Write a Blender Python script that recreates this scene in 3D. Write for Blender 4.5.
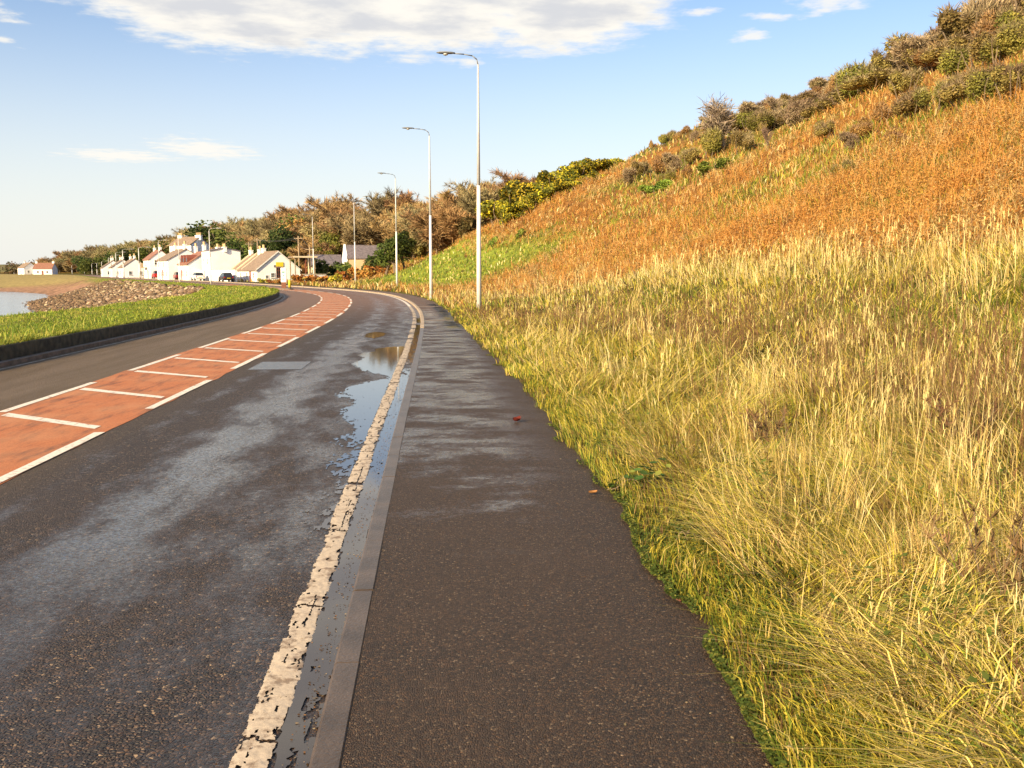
import bpy, math, random
import numpy as np
from mathutils import Vector, Matrix
R_ = math.radians
rng = np.random.default_rng(7)
random.seed(7)
for o in list(bpy.data.objects): bpy.data.objects.remove(o)
SC = bpy.context.scene
COL = SC.collection

# ------------------------------------------------------------------ camera
FPX, CAMH = 900.0, 1.75
PITCH, YAW = R_(7.156), R_(5.040)
cam_d = bpy.data.cameras.new('camera'); cam = bpy.data.objects.new('camera', cam_d); COL.objects.link(cam)
cam_d.sensor_width = 36; cam_d.lens = 36*FPX/1024; cam_d.clip_start = .05; cam_d.clip_end = 9000
cam.location = (0, 0, CAMH); cam.rotation_euler = (math.pi/2-PITCH, 0, -YAW)
SC.camera = cam

def ray(px, py):
    x = (px-512)/FPX; y = -(py-384)/FPX
    fw = (math.sin(YAW)*math.cos(PITCH), math.cos(YAW)*math.cos(PITCH), -math.sin(PITCH))
    r = (math.cos(YAW), -math.sin(YAW), 0)
    u = (math.sin(YAW)*math.sin(PITCH), math.cos(YAW)*math.sin(PITCH), math.cos(PITCH))
    return [fw[i]+x*r[i]+y*u[i] for i in range(3)]
def at(px, py, Y):
    d = ray(px, py); k = Y/d[1]; return (k*d[0], Y, CAMH+k*d[2])
def gnd(px, py, z=0.):
    d = ray(px, py); k = (z-CAMH)/d[2]; return (k*d[0], k*d[1], z)

# ------------------------------------------------------------------ helpers
def vnoise(x, y, seed=0):
    x = np.asarray(x, float); y = np.asarray(y, float)
    xi = np.floor(x).astype(np.int64); yi = np.floor(y).astype(np.int64); fx = x-xi; fy = y-yi
    fx = fx*fx*(3-2*fx); fy = fy*fy*(3-2*fy)
    def h(a, b):
        n = (a*374761393 + b*668265263 + seed*974634777) & 0x7fffffff
        n = ((n ^ (n >> 13))*1274126177) & 0x7fffffff
        n = n ^ (n >> 16)
        return (n & 0xffff)/65535.
    return (h(xi, yi)*(1-fx)+h(xi+1, yi)*fx)*(1-fy)+(h(xi, yi+1)*(1-fx)+h(xi+1, yi+1)*fx)*fy
def fbm(x, y, seed=0, o=4):
    s = 0; a = .5; t = 0
    for k in range(o):
        s = s+a*vnoise(np.asarray(x)*2**k, np.asarray(y)*2**k, seed+k*17); t += a; a *= .5
    return s/t
def sm(x, a, b):
    q = np.clip((np.asarray(x, float)-a)/(b-a), 0, 1); return q*q*(3-2*q)

def mk(name, V, faces, mat=None, parent=None, col=None, uv=None, smooth=False, midx=None):
    V = np.asarray(V, np.float32)
    if not isinstance(faces, (list, tuple)): faces = [faces]
    faces = [np.asarray(f, np.int32) for f in faces if len(f)]
    faces = [f if f.ndim == 2 else f[None] for f in faces]
    me = bpy.data.meshes.new(name)
    me.vertices.add(len(V)); me.vertices.foreach_set('co', V.ravel())
    li = np.concatenate([f.ravel() for f in faces])
    lt = np.concatenate([np.full(len(f), f.shape[1], np.int32) for f in faces])
    ls = np.concatenate([[0], np.cumsum(lt)[:-1]]).astype(np.int32)
    me.loops.add(len(li)); me.loops.foreach_set('vertex_index', li)
    me.polygons.add(len(lt)); me.polygons.foreach_set('loop_start', ls); me.polygons.foreach_set('loop_total', lt)
    if smooth: me.polygons.foreach_set('use_smooth', np.ones(len(lt), bool))
    if midx is not None: me.polygons.foreach_set('material_index', np.asarray(midx, np.int32))
    me.update(calc_edges=True)
    if col is not None:
        a = me.color_attributes.new('Col', 'FLOAT_COLOR', 'POINT')
        c = np.ones((len(V), 4), np.float32); c[:, :3] = col; a.data.foreach_set('color', c.ravel())
    if uv is not None:
        l = me.uv_layers.new(name='UVMap'); l.data.foreach_set('uv', np.asarray(uv, np.float32)[li].ravel())
    if mat is not None:
        for m in (mat if isinstance(mat, (list, tuple)) else [mat]): me.materials.append(m)
    ob = bpy.data.objects.new(name, me); COL.objects.link(ob)
    if parent is not None: ob.parent = parent
    return ob

class MB:
    """collects shapes for ONE mesh"""
    def __init__(s): s.v = []; s.f = []
    def add(s, vs, fs):
        n = len(s.v); s.v += [tuple(p) for p in vs]; s.f += [tuple(i+n for i in f) for f in fs]
    def box(s, x0, x1, y0, y1, z0, z1):
        s.add([(x0,y0,z0),(x1,y0,z0),(x1,y1,z0),(x0,y1,z0),(x0,y0,z1),(x1,y0,z1),(x1,y1,z1),(x0,y1,z1)],
              [(0,3,2,1),(4,5,6,7),(0,1,5,4),(1,2,6,5),(2,3,7,6),(3,0,4,7)])
    def tube(s, p0, p1, r0, r1=None, n=8, cap=True):
        r1 = r0 if r1 is None else r1
        p0 = Vector(p0); p1 = Vector(p1); d = (p1-p0).normalized()
        a = d.orthogonal().normalized(); b = d.cross(a)
        vs = []
        for p, r in ((p0, r0), (p1, r1)):
            for k in range(n):
                t = 2*math.pi*k/n; vs.append(p+a*math.cos(t)*r+b*math.sin(t)*r)
        fs = [(k, (k+1) % n, n+(k+1) % n, n+k) for k in range(n)]
        if cap: fs += [tuple(range(n-1, -1, -1)), tuple(range(n, 2*n))]
        s.add(vs, fs)
    def lathe(s, prof, n=10, c=(0,0,0)):
        vs = [(c[0]+r*math.cos(2*math.pi*k/n), c[1]+r*math.sin(2*math.pi*k/n), c[2]+z) for r, z in prof for k in range(n)]
        fs = [(i*n+k, i*n+(k+1) % n, (i+1)*n+(k+1) % n, (i+1)*n+k) for i in range(len(prof)-1) for k in range(n)]
        fs += [tuple(range(n-1, -1, -1)), tuple(range((len(prof)-1)*n, len(prof)*n))]
        s.add(vs, fs)
    def prism(s, poly, axis, a0, a1):
        """poly in the plane perpendicular to axis, extruded a0..a1"""
        def P(u, v, a): return (a, u, v) if axis == 'x' else ((u, a, v) if axis == 'y' else (u, v, a))
        n = len(poly)
        s.add([P(u, v, a0) for u, v in poly]+[P(u, v, a1) for u, v in poly],
              [tuple(range(n-1, -1, -1)), tuple(range(n, 2*n))]+[(k, (k+1) % n, n+(k+1) % n, n+k) for k in range(n)])
    def build(s, name, mat, parent=None, bevel=0, smooth=False):
        me = bpy.data.meshes.new(name); me.from_pydata(s.v, [], s.f); me.update()
        import bmesh
        bm = bmesh.new(); bm.from_mesh(me); bmesh.ops.recalc_face_normals(bm, faces=bm.faces)
        if bevel: bmesh.ops.bevel(bm, geom=bm.edges[:], offset=bevel, segments=2, affect='EDGES', clamp_overlap=True)
        bm.to_mesh(me); bm.free()
        if smooth:
            for p in me.polygons: p.use_smooth = True
        me.materials.append(mat)
        o = bpy.data.objects.new(name, me); COL.objects.link(o)
        if parent is not None: o.parent = parent
        return o

def tag(o, label=None, cat=None, group=None, kind=None):
    if label: o['label'] = label
    if cat: o['category'] = cat
    if group: o['group'] = group
    if kind: o['kind'] = kind
    return o
def empty(name, loc=(0,0,0), rz=0):
    o = bpy.data.objects.new(name, None); COL.objects.link(o); o.location = loc; o.rotation_euler = (0,0,rz)
    o.empty_display_size = .2
    return o
KIDS = {}
def dup(root, loc, rz=0, sc=None, label=None, group=None, cat=None):
    def cp(o, par):
        c = o.copy(); COL.objects.link(c); c.parent = par
        for ch in kids(o): cp(ch, c)
        return c
    def kids(o):
        if o.name not in KIDS: KIDS[o.name] = list(o.children)
        return KIDS[o.name]
    r = cp(root, None); r.location = loc; r.rotation_euler = (0,0,rz)
    if sc is not None: r.scale = sc if hasattr(sc, '__len__') else (sc,)*3
    if label: r['label'] = label
    if group: r['group'] = group
    if cat: r['category'] = cat
    return r

# ------------------------------------------------------------------ materials
def newmat(name):
    m = bpy.data.materials.new(name); m.use_nodes = True
    nt = m.node_tree; b = nt.nodes['Principled BSDF']
    return m, nt, b
def N(nt, t, **kw):
    n = nt.nodes.new(t)
    for k, v in kw.items():
        if hasattr(n, k): setattr(n, k, v)
        else: n.inputs[k].default_value = v
    return n
def L(nt, a, b): nt.links.new(a, b)
def math_(nt, op, a, b=None, c=None, clamp=False):
    n = nt.nodes.new('ShaderNodeMath'); n.operation = op; n.use_clamp = clamp
    for i, v in enumerate((a, b, c)):
        if v is None: continue
        if isinstance(v, (int, float)): n.inputs[i].default_value = v
        else: nt.links.new(v, n.inputs[i])
    return n.outputs[0]
def mr(nt, v, a, b, c=0., d=1., smooth=True):
    n = nt.nodes.new('ShaderNodeMapRange'); n.interpolation_type = 'SMOOTHSTEP' if smooth else 'LINEAR'; n.clamp = True
    nt.links.new(v, n.inputs[0])
    for i, x in enumerate((a, b, c, d)): n.inputs[i+1].default_value = x
    return n.outputs[0]
def mixc(nt, f, a, b, bt='MIX'):
    n = nt.nodes.new('ShaderNodeMix'); n.data_type = 'RGBA'; n.blend_type = bt
    for i, v in ((0, f), (6, a), (7, b)):
        if isinstance(v, (int, float)): n.inputs[i].default_value = v
        elif isinstance(v, (tuple, list)): n.inputs[i].default_value = (*v[:3], 1)
        else: nt.links.new(v, n.inputs[i])
    return n.outputs[2]
def noise(nt, vec, scale, detail=4, rough=.55, out=0):
    n = N(nt, 'ShaderNodeTexNoise', Scale=scale, Detail=detail, Roughness=rough)
    if vec is not None: nt.links.new(vec, n.inputs['Vector'])
    return n.outputs[out]
def mapping(nt, vec, sc=(1,1,1), loc=(0,0,0)):
    n = nt.nodes.new('ShaderNodeMapping'); nt.links.new(vec, n.inputs[0]); n.inputs['Scale'].default_value = sc; n.inputs['Location'].default_value = loc
    return n.outputs[0]

def pmat(name, c, rough=.6, var=.25, scale=6., metal=0, spec=.4, bump=0., bscale=40., dirt=None):
    m, nt, b = newmat(name)
    tc = N(nt, 'ShaderNodeTexCoord').outputs['Object']
    f = mr(nt, noise(nt, tc, scale, 5), .3, .7)
    dk = dirt if dirt else tuple(x*(1-var) for x in c); lt = tuple(min(1, x*(1+var*.5)) for x in c)
    L(nt, mixc(nt, f, dk, lt), b.inputs['Base Color'])
    b.inputs['Roughness'].default_value = rough; b.inputs['Metallic'].default_value = metal; b.inputs['Specular IOR Level'].default_value = spec
    if bump:
        bn = N(nt, 'ShaderNodeBump', Strength=bump, Distance=.02); L(nt, noise(nt, tc, bscale, 4), bn.inputs['Height']); L(nt, bn.outputs[0], b.inputs['Normal'])
    return m
def leafmat(name, rough=.65, trans=.3, spec=.25):
    m, nt, b = newmat(name)
    at_ = N(nt, 'ShaderNodeAttribute', attribute_name='Col')
    oi = N(nt, 'ShaderNodeObjectInfo')
    # each plant differs a little from its neighbour
    hs = N(nt, 'ShaderNodeHueSaturation'); L(nt, at_.outputs['Color'], hs.inputs['Color'])
    L(nt, mr(nt, oi.outputs['Random'], 0, 1, .75, 1.3, False), hs.inputs['Value'])
    L(nt, math_(nt, 'ADD', math_(nt, 'MULTIPLY', oi.outputs['Random'], .03), .485), hs.inputs['Hue'])
    L(nt, hs.outputs[0], b.inputs['Base Color']); b.inputs['Roughness'].default_value = rough; b.inputs['Specular IOR Level'].default_value = spec
    tr = N(nt, 'ShaderNodeBsdfTranslucent'); L(nt, hs.outputs[0], tr.inputs['Color'])
    mx = N(nt, 'ShaderNodeMixShader'); mx.inputs[0].default_value = trans
    L(nt, b.outputs[0], mx.inputs[1]); L(nt, tr.outputs[0], mx.inputs[2])
    L(nt, mx.outputs[0], nt.nodes['Material Output'].inputs['Surface'])
    return m

M = {}
M['leaf'] = leafmat('foliage'); M['blade'] = leafmat('grass_blade', .6, .35)
M['twig'] = leafmat('twig', .8, .05, .1)
M['white'] = pmat('white_render', (.86,.85,.83), .8, .06, .6)
M['cream'] = pmat('cream_render', (.74,.62,.42), .8, .1, .8)
M['tan'] = pmat('tan_render', (.62,.45,.26), .8, .12, .8)
M['tile_brown'] = pmat('roof_tile_brown', (.25,.18,.125), .7, .3, 3, bump=.4, bscale=12)
M['tile_red'] = pmat('roof_tile_red', (.27,.13,.085), .7, .3, 3, bump=.4, bscale=12)
M['slate'] = pmat('roof_slate', (.17,.145,.155), .6, .3, 3, bump=.4, bscale=12)
M['glass'] = pmat('window_glass', (.03,.035,.04), .08, .1, 2, spec=.6)
M['frame'] = pmat('window_frame', (.75,.74,.7), .5, .05)
M['redwood'] = pmat('painted_wood_red', (.22,.07,.045), .6, .2)
M['pot'] = pmat('chimney_pot', (.55,.38,.2), .8, .2)
M['pole'] = pmat('galvanised_steel', (.74,.72,.68), .5, .10, 2.5, 0, .5)
M['pole_grey'] = pmat('grey_steel', (.50,.50,.50), .5, .12, 2.5, 0, .5)  # upper half of the footpath lamp columns, greyer than the lower half
M['lamp_grey'] = pmat('lamp_housing_grey', (.20,.21,.22), .6, .1, 2.5, 0, .3)
M['lens'] = pmat('lamp_lens', (.5,.5,.48), .2, .05)
M['wood'] = pmat('utility_wood', (.36,.27,.17), .85, .3, 3)
M['wire'] = pmat('wire', (.08,.08,.08), .6, .1)
M['concrete'] = pmat('concrete', (.20,.16,.125), .6, .4, 5, bump=.3, bscale=60)
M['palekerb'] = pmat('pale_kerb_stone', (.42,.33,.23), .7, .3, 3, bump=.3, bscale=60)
M['kerbstone'] = pmat('kerb_stone', (.085,.060,.045), .32, .35, 5, bump=.3, bscale=60)
M['wallstone'] = pmat('mossy_wall', (.08,.072,.04), .9, .55, 6, bump=.5, bscale=25)
M['redcar'] = pmat('car_paint_red', (.45,.03,.025), .25, .08, spec=.6)
M['darkcar'] = pmat('car_paint_dark', (.035,.03,.04), .25, .1, spec=.6)
M['whitecar'] = pmat('car_paint_white', (.75,.75,.74), .25, .05, spec=.6)
M['marooncar'] = pmat('car_paint_maroon', (.2,.03,.03), .25, .1, spec=.6)
M['tyre'] = pmat('tyre_rubber', (.02,.02,.02), .8, .1)
M['rim'] = pmat('wheel_rim', (.4,.4,.4), .35, .1, metal=.8)
M['lightred'] = pmat('tail_light', (.4,.01,.01), .2, .05)
M['lightclear'] = pmat('head_light', (.7,.7,.68), .1, .05)
M['yellow'] = pmat('yellow_plastic', (.8,.6,.04), .45, .08)
M['signwhite'] = pmat('sign_white', (.8,.8,.78), .5, .05)
M['signbrown'] = pmat('sign_base_brown', (.22,.09,.05), .7, .15)
M['sign_mark'] = pmat('sign_mark_teal', (.16,.38,.33), .6, .1)
M['bark'] = pmat('bark', (.19,.14,.09), .9, .4, 6, bump=.5, bscale=20)
M['bark_pale'] = pmat('bark_pale', (.34,.27,.19), .9, .3, 6)
M['pebble'] = pmat('litter_stone', (.6,.57,.5), .8, .2, 30)

# stone with own tint per object
m, nt, b = newmat('shore_stone')
tc = N(nt, 'ShaderNodeTexCoord').outputs['Object']; oi = N(nt, 'ShaderNodeObjectInfo').outputs['Random']
c1 = mixc(nt, oi, (.15,.095,.055), (.40,.29,.19)); L(nt, mixc(nt, mr(nt, noise(nt, tc, 3, 5), .35, .65, 0, .6), c1, (.16,.11,.08)), b.inputs['Base Color'])
b.inputs['Roughness'].default_value = .85; M['boulder'] = m
m, nt, b = newmat('shingle_stone')
L(nt, N(nt, 'ShaderNodeAttribute', attribute_name='Col').outputs['Color'], b.inputs['Base Color']); b.inputs['Roughness'].default_value = .85; M['shingle'] = m

# ---- tarmac ------------------------------------------------------------
def tarmac(name, base_dark, base_light, agg_scale, far_tint, kind):
    m, nt, b = newmat(name)
    uv = N(nt, 'ShaderNodeUVMap').outputs[0]           # u = along the road (m), v = across (m)
    pos = N(nt, 'ShaderNodeNewGeometry').outputs['Position']
    sx = N(nt, 'ShaderNodeSeparateXYZ'); L(nt, uv, sx.inputs[0]); s, t = sx.outputs[0], sx.outputs[1]
    vo = N(nt, 'ShaderNodeTexVoronoi', feature='F1', Scale=agg_scale, Randomness=1.0); L(nt, pos, vo.inputs['Vector'])
    ve = N(nt, 'ShaderNodeTexVoronoi', feature='DISTANCE_TO_EDGE', Scale=agg_scale); L(nt, pos, ve.inputs['Vector'])
    cs = N(nt, 'ShaderNodeSeparateXYZ'); L(nt, vo.outputs['Color'], cs.inputs[0])
    stone = mixc(nt, math_(nt, 'POWER', cs.outputs[0], 2.2), base_dark, base_light)
    stone = mixc(nt, mr(nt, cs.outputs[1], .94, .98), stone, (.26,.18,.11))
    stone = mixc(nt, mr(nt, ve.outputs[0], 0, .09, .75, 0), stone, (.012,.010,.009))
    big = noise(nt, pos, .55, 6, .6)
    stone = mixc(nt, mr(nt, big, .35, .68, 0, .55), stone, far_tint)
    str_ = mapping(nt, uv, (.12, 1.6, 1)); streak = noise(nt, str_, 1.6, 6, .6)
    med = noise(nt, mapping(nt, uv, (.55, 1.3, 1) if kind == 'road' else (1.1, .7, 1)), 1.8, 7, .65)
    if kind == 'road':
        def band(c, w): return mr(nt, math_(nt, 'ABSOLUTE', math_(nt, 'SUBTRACT', t, c)), 0, w, 1, 0)
        trk = math_(nt, 'MULTIPLY', math_(nt, 'MAXIMUM', band(-1.45, .95), math_(nt, 'MULTIPLY', band(-2.45, .40), .45)), mr(nt, s, 16, 34, 1.15, .8))
        edge = mr(nt, t, -1.15, -.35, 0, 1.5)
        inlane = mr(nt, t, -3.4, -2.7, .05, 1)
        near = math_(nt, 'MULTIPLY', mr(nt, s, 48, 62, 1, .4), mr(nt, s, 3.2, 6.5, .6, 1))
        wet = math_(nt, 'ADD', math_(nt, 'ADD', math_(nt, 'MULTIPLY', trk, 1.0), math_(nt, 'MULTIPLY', edge, .55)), math_(nt, 'MULTIPLY', math_(nt, 'SUBTRACT', med, .5), 2.6))
        wet = mr(nt, math_(nt, 'ADD', wet, math_(nt, 'MULTIPLY', math_(nt, 'SUBTRACT', noise(nt, pos, 17, 6, .7), .5), 1.3)), .25, 1.25)
        wet = math_(nt, 'MULTIPLY', math_(nt, 'MULTIPLY', wet, inlane), near)
        # dry sandy left lane and the brown grime beside the hatching
        dry = mr(nt, t, -4.9, -4.3, .85, 0)
        stone = mixc(nt, dry, stone, (.22,.158,.098))
        grime = math_(nt, 'MULTIPLY', mr(nt, t, -3.3, -2.3, .8, 0), mr(nt, streak, .3, .65, .35, 1))
        stone = mixc(nt, grime, stone, (.10,.062,.022))
        bend = mr(nt, s, 24, 58, 0, .82)
        stone = mixc(nt, bend, stone, (.21,.120,.082))
    else:
        stone = mixc(nt, mr(nt, s, 22, 48, 0, .75), stone, (.16,.092,.055))
        zone = math_(nt, 'MULTIPLY', mr(nt, s, 4.8, 9), mr(nt, s, 34, 46, 1, .3))
        wet = math_(nt, 'ADD', math_(nt, 'MULTIPLY', zone, .66), math_(nt, 'MULTIPLY', math_(nt, 'SUBTRACT', med, .5), 3.6))
        wet = mr(nt, math_(nt, 'ADD', wet, math_(nt, 'MULTIPLY', math_(nt, 'SUBTRACT', noise(nt, pos, 22, 6, .7), .5), 1.3)), .25, .95)
        wet = math_(nt, 'MULTIPLY', wet, mr(nt, t, 1.2, 1.85, 1, .15))
        wet = math_(nt, 'MULTIPLY', wet, mr(nt, s, 4.6, 6.5, .1, 1))
    col = mixc(nt, math_(nt, 'MULTIPLY', wet, .35), stone, (.02,.018,.018))
    L(nt, col, b.inputs['Base Color'])
    fine = noise(nt, pos, 150, 2)
    wl = math_(nt, 'MULTIPLY', wet, mr(nt, cs.outputs[2], .1, .6, .45, 1)); rg = mixc(nt, wl, (.62,)*3, (.10,)*3); L(nt, math_(nt, 'ADD', rg, math_(nt, 'MULTIPLY', math_(nt, 'SUBTRACT', fine, .5), .2)), b.inputs['Roughness'])
    L(nt, mr(nt, wet, 0, 1, .4, .8), b.inputs['Specular IOR Level'])
    h = math_(nt, 'ADD', mr(nt, ve.outputs[0], 0, .35), math_(nt, 'ADD', math_(nt, 'MULTIPLY', cs.outputs[2], .8), math_(nt, 'MULTIPLY', noise(nt, pos, agg_scale*.35, 4), 1.2)))
    bp = N(nt, 'ShaderNodeBump', Distance=.011 if kind == 'road' else .008)
    L(nt, math_(nt, 'SUBTRACT', .9, math_(nt, 'MULTIPLY', wet, .80)), bp.inputs['Strength'])
    L(nt, h, bp.inputs['Height']); L(nt, bp.outputs[0], b.inputs['Normal'])
    return m
M['road'] = tarmac('wet_asphalt', (.018,.0125,.010), (.118,.070,.043), 58, (.050,.032,.022), 'road')
M['path'] = tarmac('footpath_asphalt', (.022,.013,.008), (.140,.074,.034), 105, (.064,.036,.019), 'path')

m, nt, b = newmat('red_surfacing')
uv = N(nt, 'ShaderNodeUVMap').outputs[0]; pos = N(nt, 'ShaderNodeNewGeometry').outputs['Position']
vo = N(nt, 'ShaderNodeTexVoronoi', Scale=110.); L(nt, pos, vo.inputs['Vector'])
cs = N(nt, 'ShaderNodeSeparateXYZ'); L(nt, vo.outputs['Color'], cs.inputs[0])
c = mixc(nt, cs.outputs[0], (.34,.10,.030), (.52,.185,.062))
sk = noise(nt, mapping(nt, uv, (.45, 2.2, 1)), 2.4, 10, .72)
c = mixc(nt, mr(nt, sk, .46, .70, 0, .9), c, (.07,.03,.02))
L(nt, mixc(nt, mr(nt, noise(nt, pos, 1.3, 5), .4, .7, 0, .45), c, (.50,.24,.11)), b.inputs['Base Color'])
b.inputs['Roughness'].default_value = .8
bp = N(nt, 'ShaderNodeBump', Strength=.6, Distance=.004); L(nt, vo.outputs['Distance'], bp.inputs['Height']); L(nt, bp.outputs[0], b.inputs['Normal'])
M['red'] = m

def paint(name, c, wear, wc):
    m, nt, b = newmat(name); pos = N(nt, 'ShaderNodeNewGeometry').outputs['Position']
    w = mr(nt, noise(nt, pos, 9, 8, .7), wear, wear+.12, 0, .85)
    c2 = mixc(nt, mr(nt, noise(nt, pos, 45, 4), .3, .7), tuple(x*.82 for x in c), c)
    L(nt, mixc(nt, w, c2, wc), b.inputs['Base Color']); b.inputs['Roughness'].default_value = .65
    bp = N(nt, 'ShaderNodeBump', Strength=.5, Distance=.004); L(nt, noise(nt, pos, 60, 5), bp.inputs['Height']); L(nt, bp.outputs[0], b.inputs['Normal'])
    return m
M['paint'] = paint('road_paint', (.78,.73,.62), .535, (.25,.13,.08))
M['edgepaint'] = paint('worn_edge_paint', (.56,.455,.33), .50, (.20,.135,.085))
M['patch'] = pmat('smooth_patch_tarmac', (.05,.036,.028), .24, .4, 5, bump=.15, bscale=60)
M['sidepaint'] = paint('worn_side_paint', (.45,.40,.32), .42, (.15,.115,.08))
m, nt, b = newmat('puddle_water'); b.inputs['Base Color'].default_value = (.034,.024,.019,1); b.inputs['Roughness'].default_value = .05; b.inputs['Specular IOR Level'].default_value = 1.0
pos = N(nt, 'ShaderNodeNewGeometry').outputs['Position']
bp = N(nt, 'ShaderNodeBump', Strength=.03, Distance=.01); L(nt, noise(nt, pos, 5, 3), bp.inputs['Height']); L(nt, bp.outputs[0], b.inputs['Normal']); M['puddle'] = m
m, nt, b = newmat('sea_water'); b.inputs['Base Color'].default_value = (.12,.15,.19,1); b.inputs['Roughness'].default_value = .12; b.inputs['Specular IOR Level'].default_value = .6
pos = N(nt, 'ShaderNodeNewGeometry').outputs['Position']
bp = N(nt, 'ShaderNodeBump', Strength=.35, Distance=.15); L(nt, noise(nt, mapping(nt, pos, (1,.6,1)), 1.4, 5), bp.inputs['Height']); L(nt, bp.outputs[0], b.inputs['Normal']); M['sea'] = m
m, nt, b = newmat('ground_soil'); pos = N(nt, 'ShaderNodeNewGeometry').outputs['Position']
ca = N(nt, 'ShaderNodeAttribute', attribute_name='Col').outputs['Color']
v = noise(nt, pos, 1.1, 8, .65)
L(nt, mixc(nt, 1., ca, mixc(nt, mr(nt, v, .3, .7), (.55,.55,.55), (1.35,1.3,1.2)), 'MULTIPLY'), b.inputs['Base Color']); b.inputs['Roughness'].default_value = .9; b.inputs['Specular IOR Level'].default_value = .1
bp = N(nt, 'ShaderNodeBump', Strength=.7, Distance=.15); L(nt, noise(nt, pos, 5, 6), bp.inputs['Height']); L(nt, bp.outputs[0], b.inputs['Normal']); M['ground'] = m

# ------------------------------------------------------------------ the road's edge line, all else hangs on it
CP = np.array([(-.64,-14),(-.64,-4),(-.64,4),(-.62,10),(-.58,16),(-.56,24),(-.62,33),(-.92,42),(-1.85,55),(-3.5,67),(-6.2,78),(-9.9,88.5),(-14.3,100),(-19.5,113),(-25.5,128),
               (-34,147),(-44,168),(-60,202),(-78,242),(-98,292),(-143,402),(-170,452),(-236,518),(-330,575),(-520,640)], float)
def catmull(P, n=40):
    out = []
    for i in range(1, len(P)-2):
        p0, p1, p2, p3 = P[i-1:i+3]
        a = np.linspace(0, 1, n, endpoint=False)[:, None]
        t1 = (p2-p0)/2*np.linalg.norm(p2-p1)/(np.linalg.norm(p2-p0)/2); t2 = (p3-p1)/2*np.linalg.norm(p2-p1)/(np.linalg.norm(p3-p1)/2)
        out.append((2*a**3-3*a**2+1)*p1+(a**3-2*a**2+a)*t1+(-2*a**3+3*a**2)*p2+(a**3-a**2)*t2)
    return np.concatenate(out+[P[-2:-1]])
fine = catmull(CP)
# smooth curvature
seg = np.linalg.norm(np.diff(fine, axis=0), axis=1); S0 = np.concatenate([[0], np.cumsum(seg)])
SS = np.arange(0, S0[-1], .5); PX = np.interp(SS, S0, fine[:, 0]); PY = np.interp(SS, S0, fine[:, 1])
for _ in range(40):
    PX[1:-1] = .25*PX[:-2]+.5*PX[1:-1]+.25*PX[2:]; PY[1:-1] = .25*PY[:-2]+.5*PY[1:-1]+.25*PY[2:]
seg = np.hypot(np.diff(PX), np.diff(PY)); SS = np.concatenate([[0], np.cumsum(seg)])+PY[0]      # s = Y on the straight part
TX = np.gradient(PX, SS); TY = np.gradient(PY, SS); q = np.hypot(TX, TY); TX /= q; TY /= q
def PT(s, t):
    s = np.asarray(s, float); t = np.asarray(t, float)
    x = np.interp(s, SS, PX); y = np.interp(s, SS, PY); a = np.interp(s, SS, TX); b_ = np.interp(s, SS, TY)
    return x+b_*t, y-a*t
def heading(s): return math.atan2(-float(np.interp(s, SS, TX)), float(np.interp(s, SS, TY)))   # rotation about z
CI = np.arange(0, len(SS), 4)
def ST(X, Y):
    X = np.asarray(X, float).ravel(); Y = np.asarray(Y, float).ravel(); s = np.empty(len(X)); t = np.empty(len(X))
    cx, cy, cs_, ta, tb = PX[CI].astype(np.float32), PY[CI].astype(np.float32), SS[CI], TX[CI], TY[CI]
    for k in range(0, len(X), 20000):
        x = X[k:k+20000]; y = Y[k:k+20000]
        i = np.argmin((x[:, None].astype(np.float32)-cx)**2+(y[:, None].astype(np.float32)-cy)**2, axis=1)
        dx = x-PX[CI][i]; dy = y-PY[CI][i]; ds = dx*ta[i]+dy*tb[i]
        s[k:k+20000] = cs_[i]+np.clip(ds, -400, 400); t[k:k+20000] = dx*tb[i]-dy*ta[i]
        # one refinement on curved parts
        s2 = np.clip(s[k:k+20000], SS[0], SS[-1])
        x2 = np.interp(s2, SS, PX); y2 = np.interp(s2, SS, PY); a = np.interp(s2, SS, TX); b_ = np.interp(s2, SS, TY)
        t[k:k+20000] = (x-x2)*b_-(y-y2)*a
    return s, t
PATHW = 2.0
def path_edge(s):
    s = np.asarray(s, float)
    b_ = np.interp(s, [-10, 2.9, 4.5, 6, 8.2, 10.8, 15, 21, 31, 43, 55, 70, 100, 600], [1.8, 1.88, 1.98, 2.04, 1.98, 1.97, 1.9, 1.7, 1.42, 1.5, 1.6, 1.8, 2.2, 2.2])
    return b_+(vnoise(s*1.7, 0, 3)-.5)*.14+(vnoise(s*6., 0, 4)-.5)*.06
COAST = np.array([(-22,-400),(-22,30),(-24,62),(-32,80),(-39,91),(-50,115),(-62,141),(-66,156),(-71,173),(-80,195),(-98,217),(-130,228),(-300,250),(-900,420),(-4000,900)], float)
def coast_dist(X, Y):
    X = np.asarray(X, float).ravel(); Y = np.asarray(Y, float).ravel(); best = np.full(len(X), 1e9); sg = np.zeros(len(X))
    for (x0, y0), (x1, y1) in zip(COAST[:-1], COAST[1:]):
        dx, dy = x1-x0, y1-y0; l2 = dx*dx+dy*dy
        k = np.clip(((X-x0)*dx+(Y-y0)*dy)/l2, 0, 1); d = np.hypot(X-x0-k*dx, Y-y0-k*dy)
        side = (X-x0)*dy-(Y-y0)*dx
        mk_ = d < best-1e-9; sg = np.where(mk_, np.sign(side), sg); best = np.minimum(best, d)
    return best*sg
UP = np.array([-5, 0, 1, 2, 4, 6, 9, 14, 20, 30, 40, 48, 60, 100, 400, 4000], float)
UZ = np.array([.03, .05, .09, .16, .48, 1.0, 2.1, 4.4, 7.4, 12.7, 17.6, 19.6, 21, 27, 40, 60], float)
def flat(s): return np.interp(s, [-50, 96, 118, 150, 330, 420, 700], [0, 0, 7, 12.5, 14, 20, 24])
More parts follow.
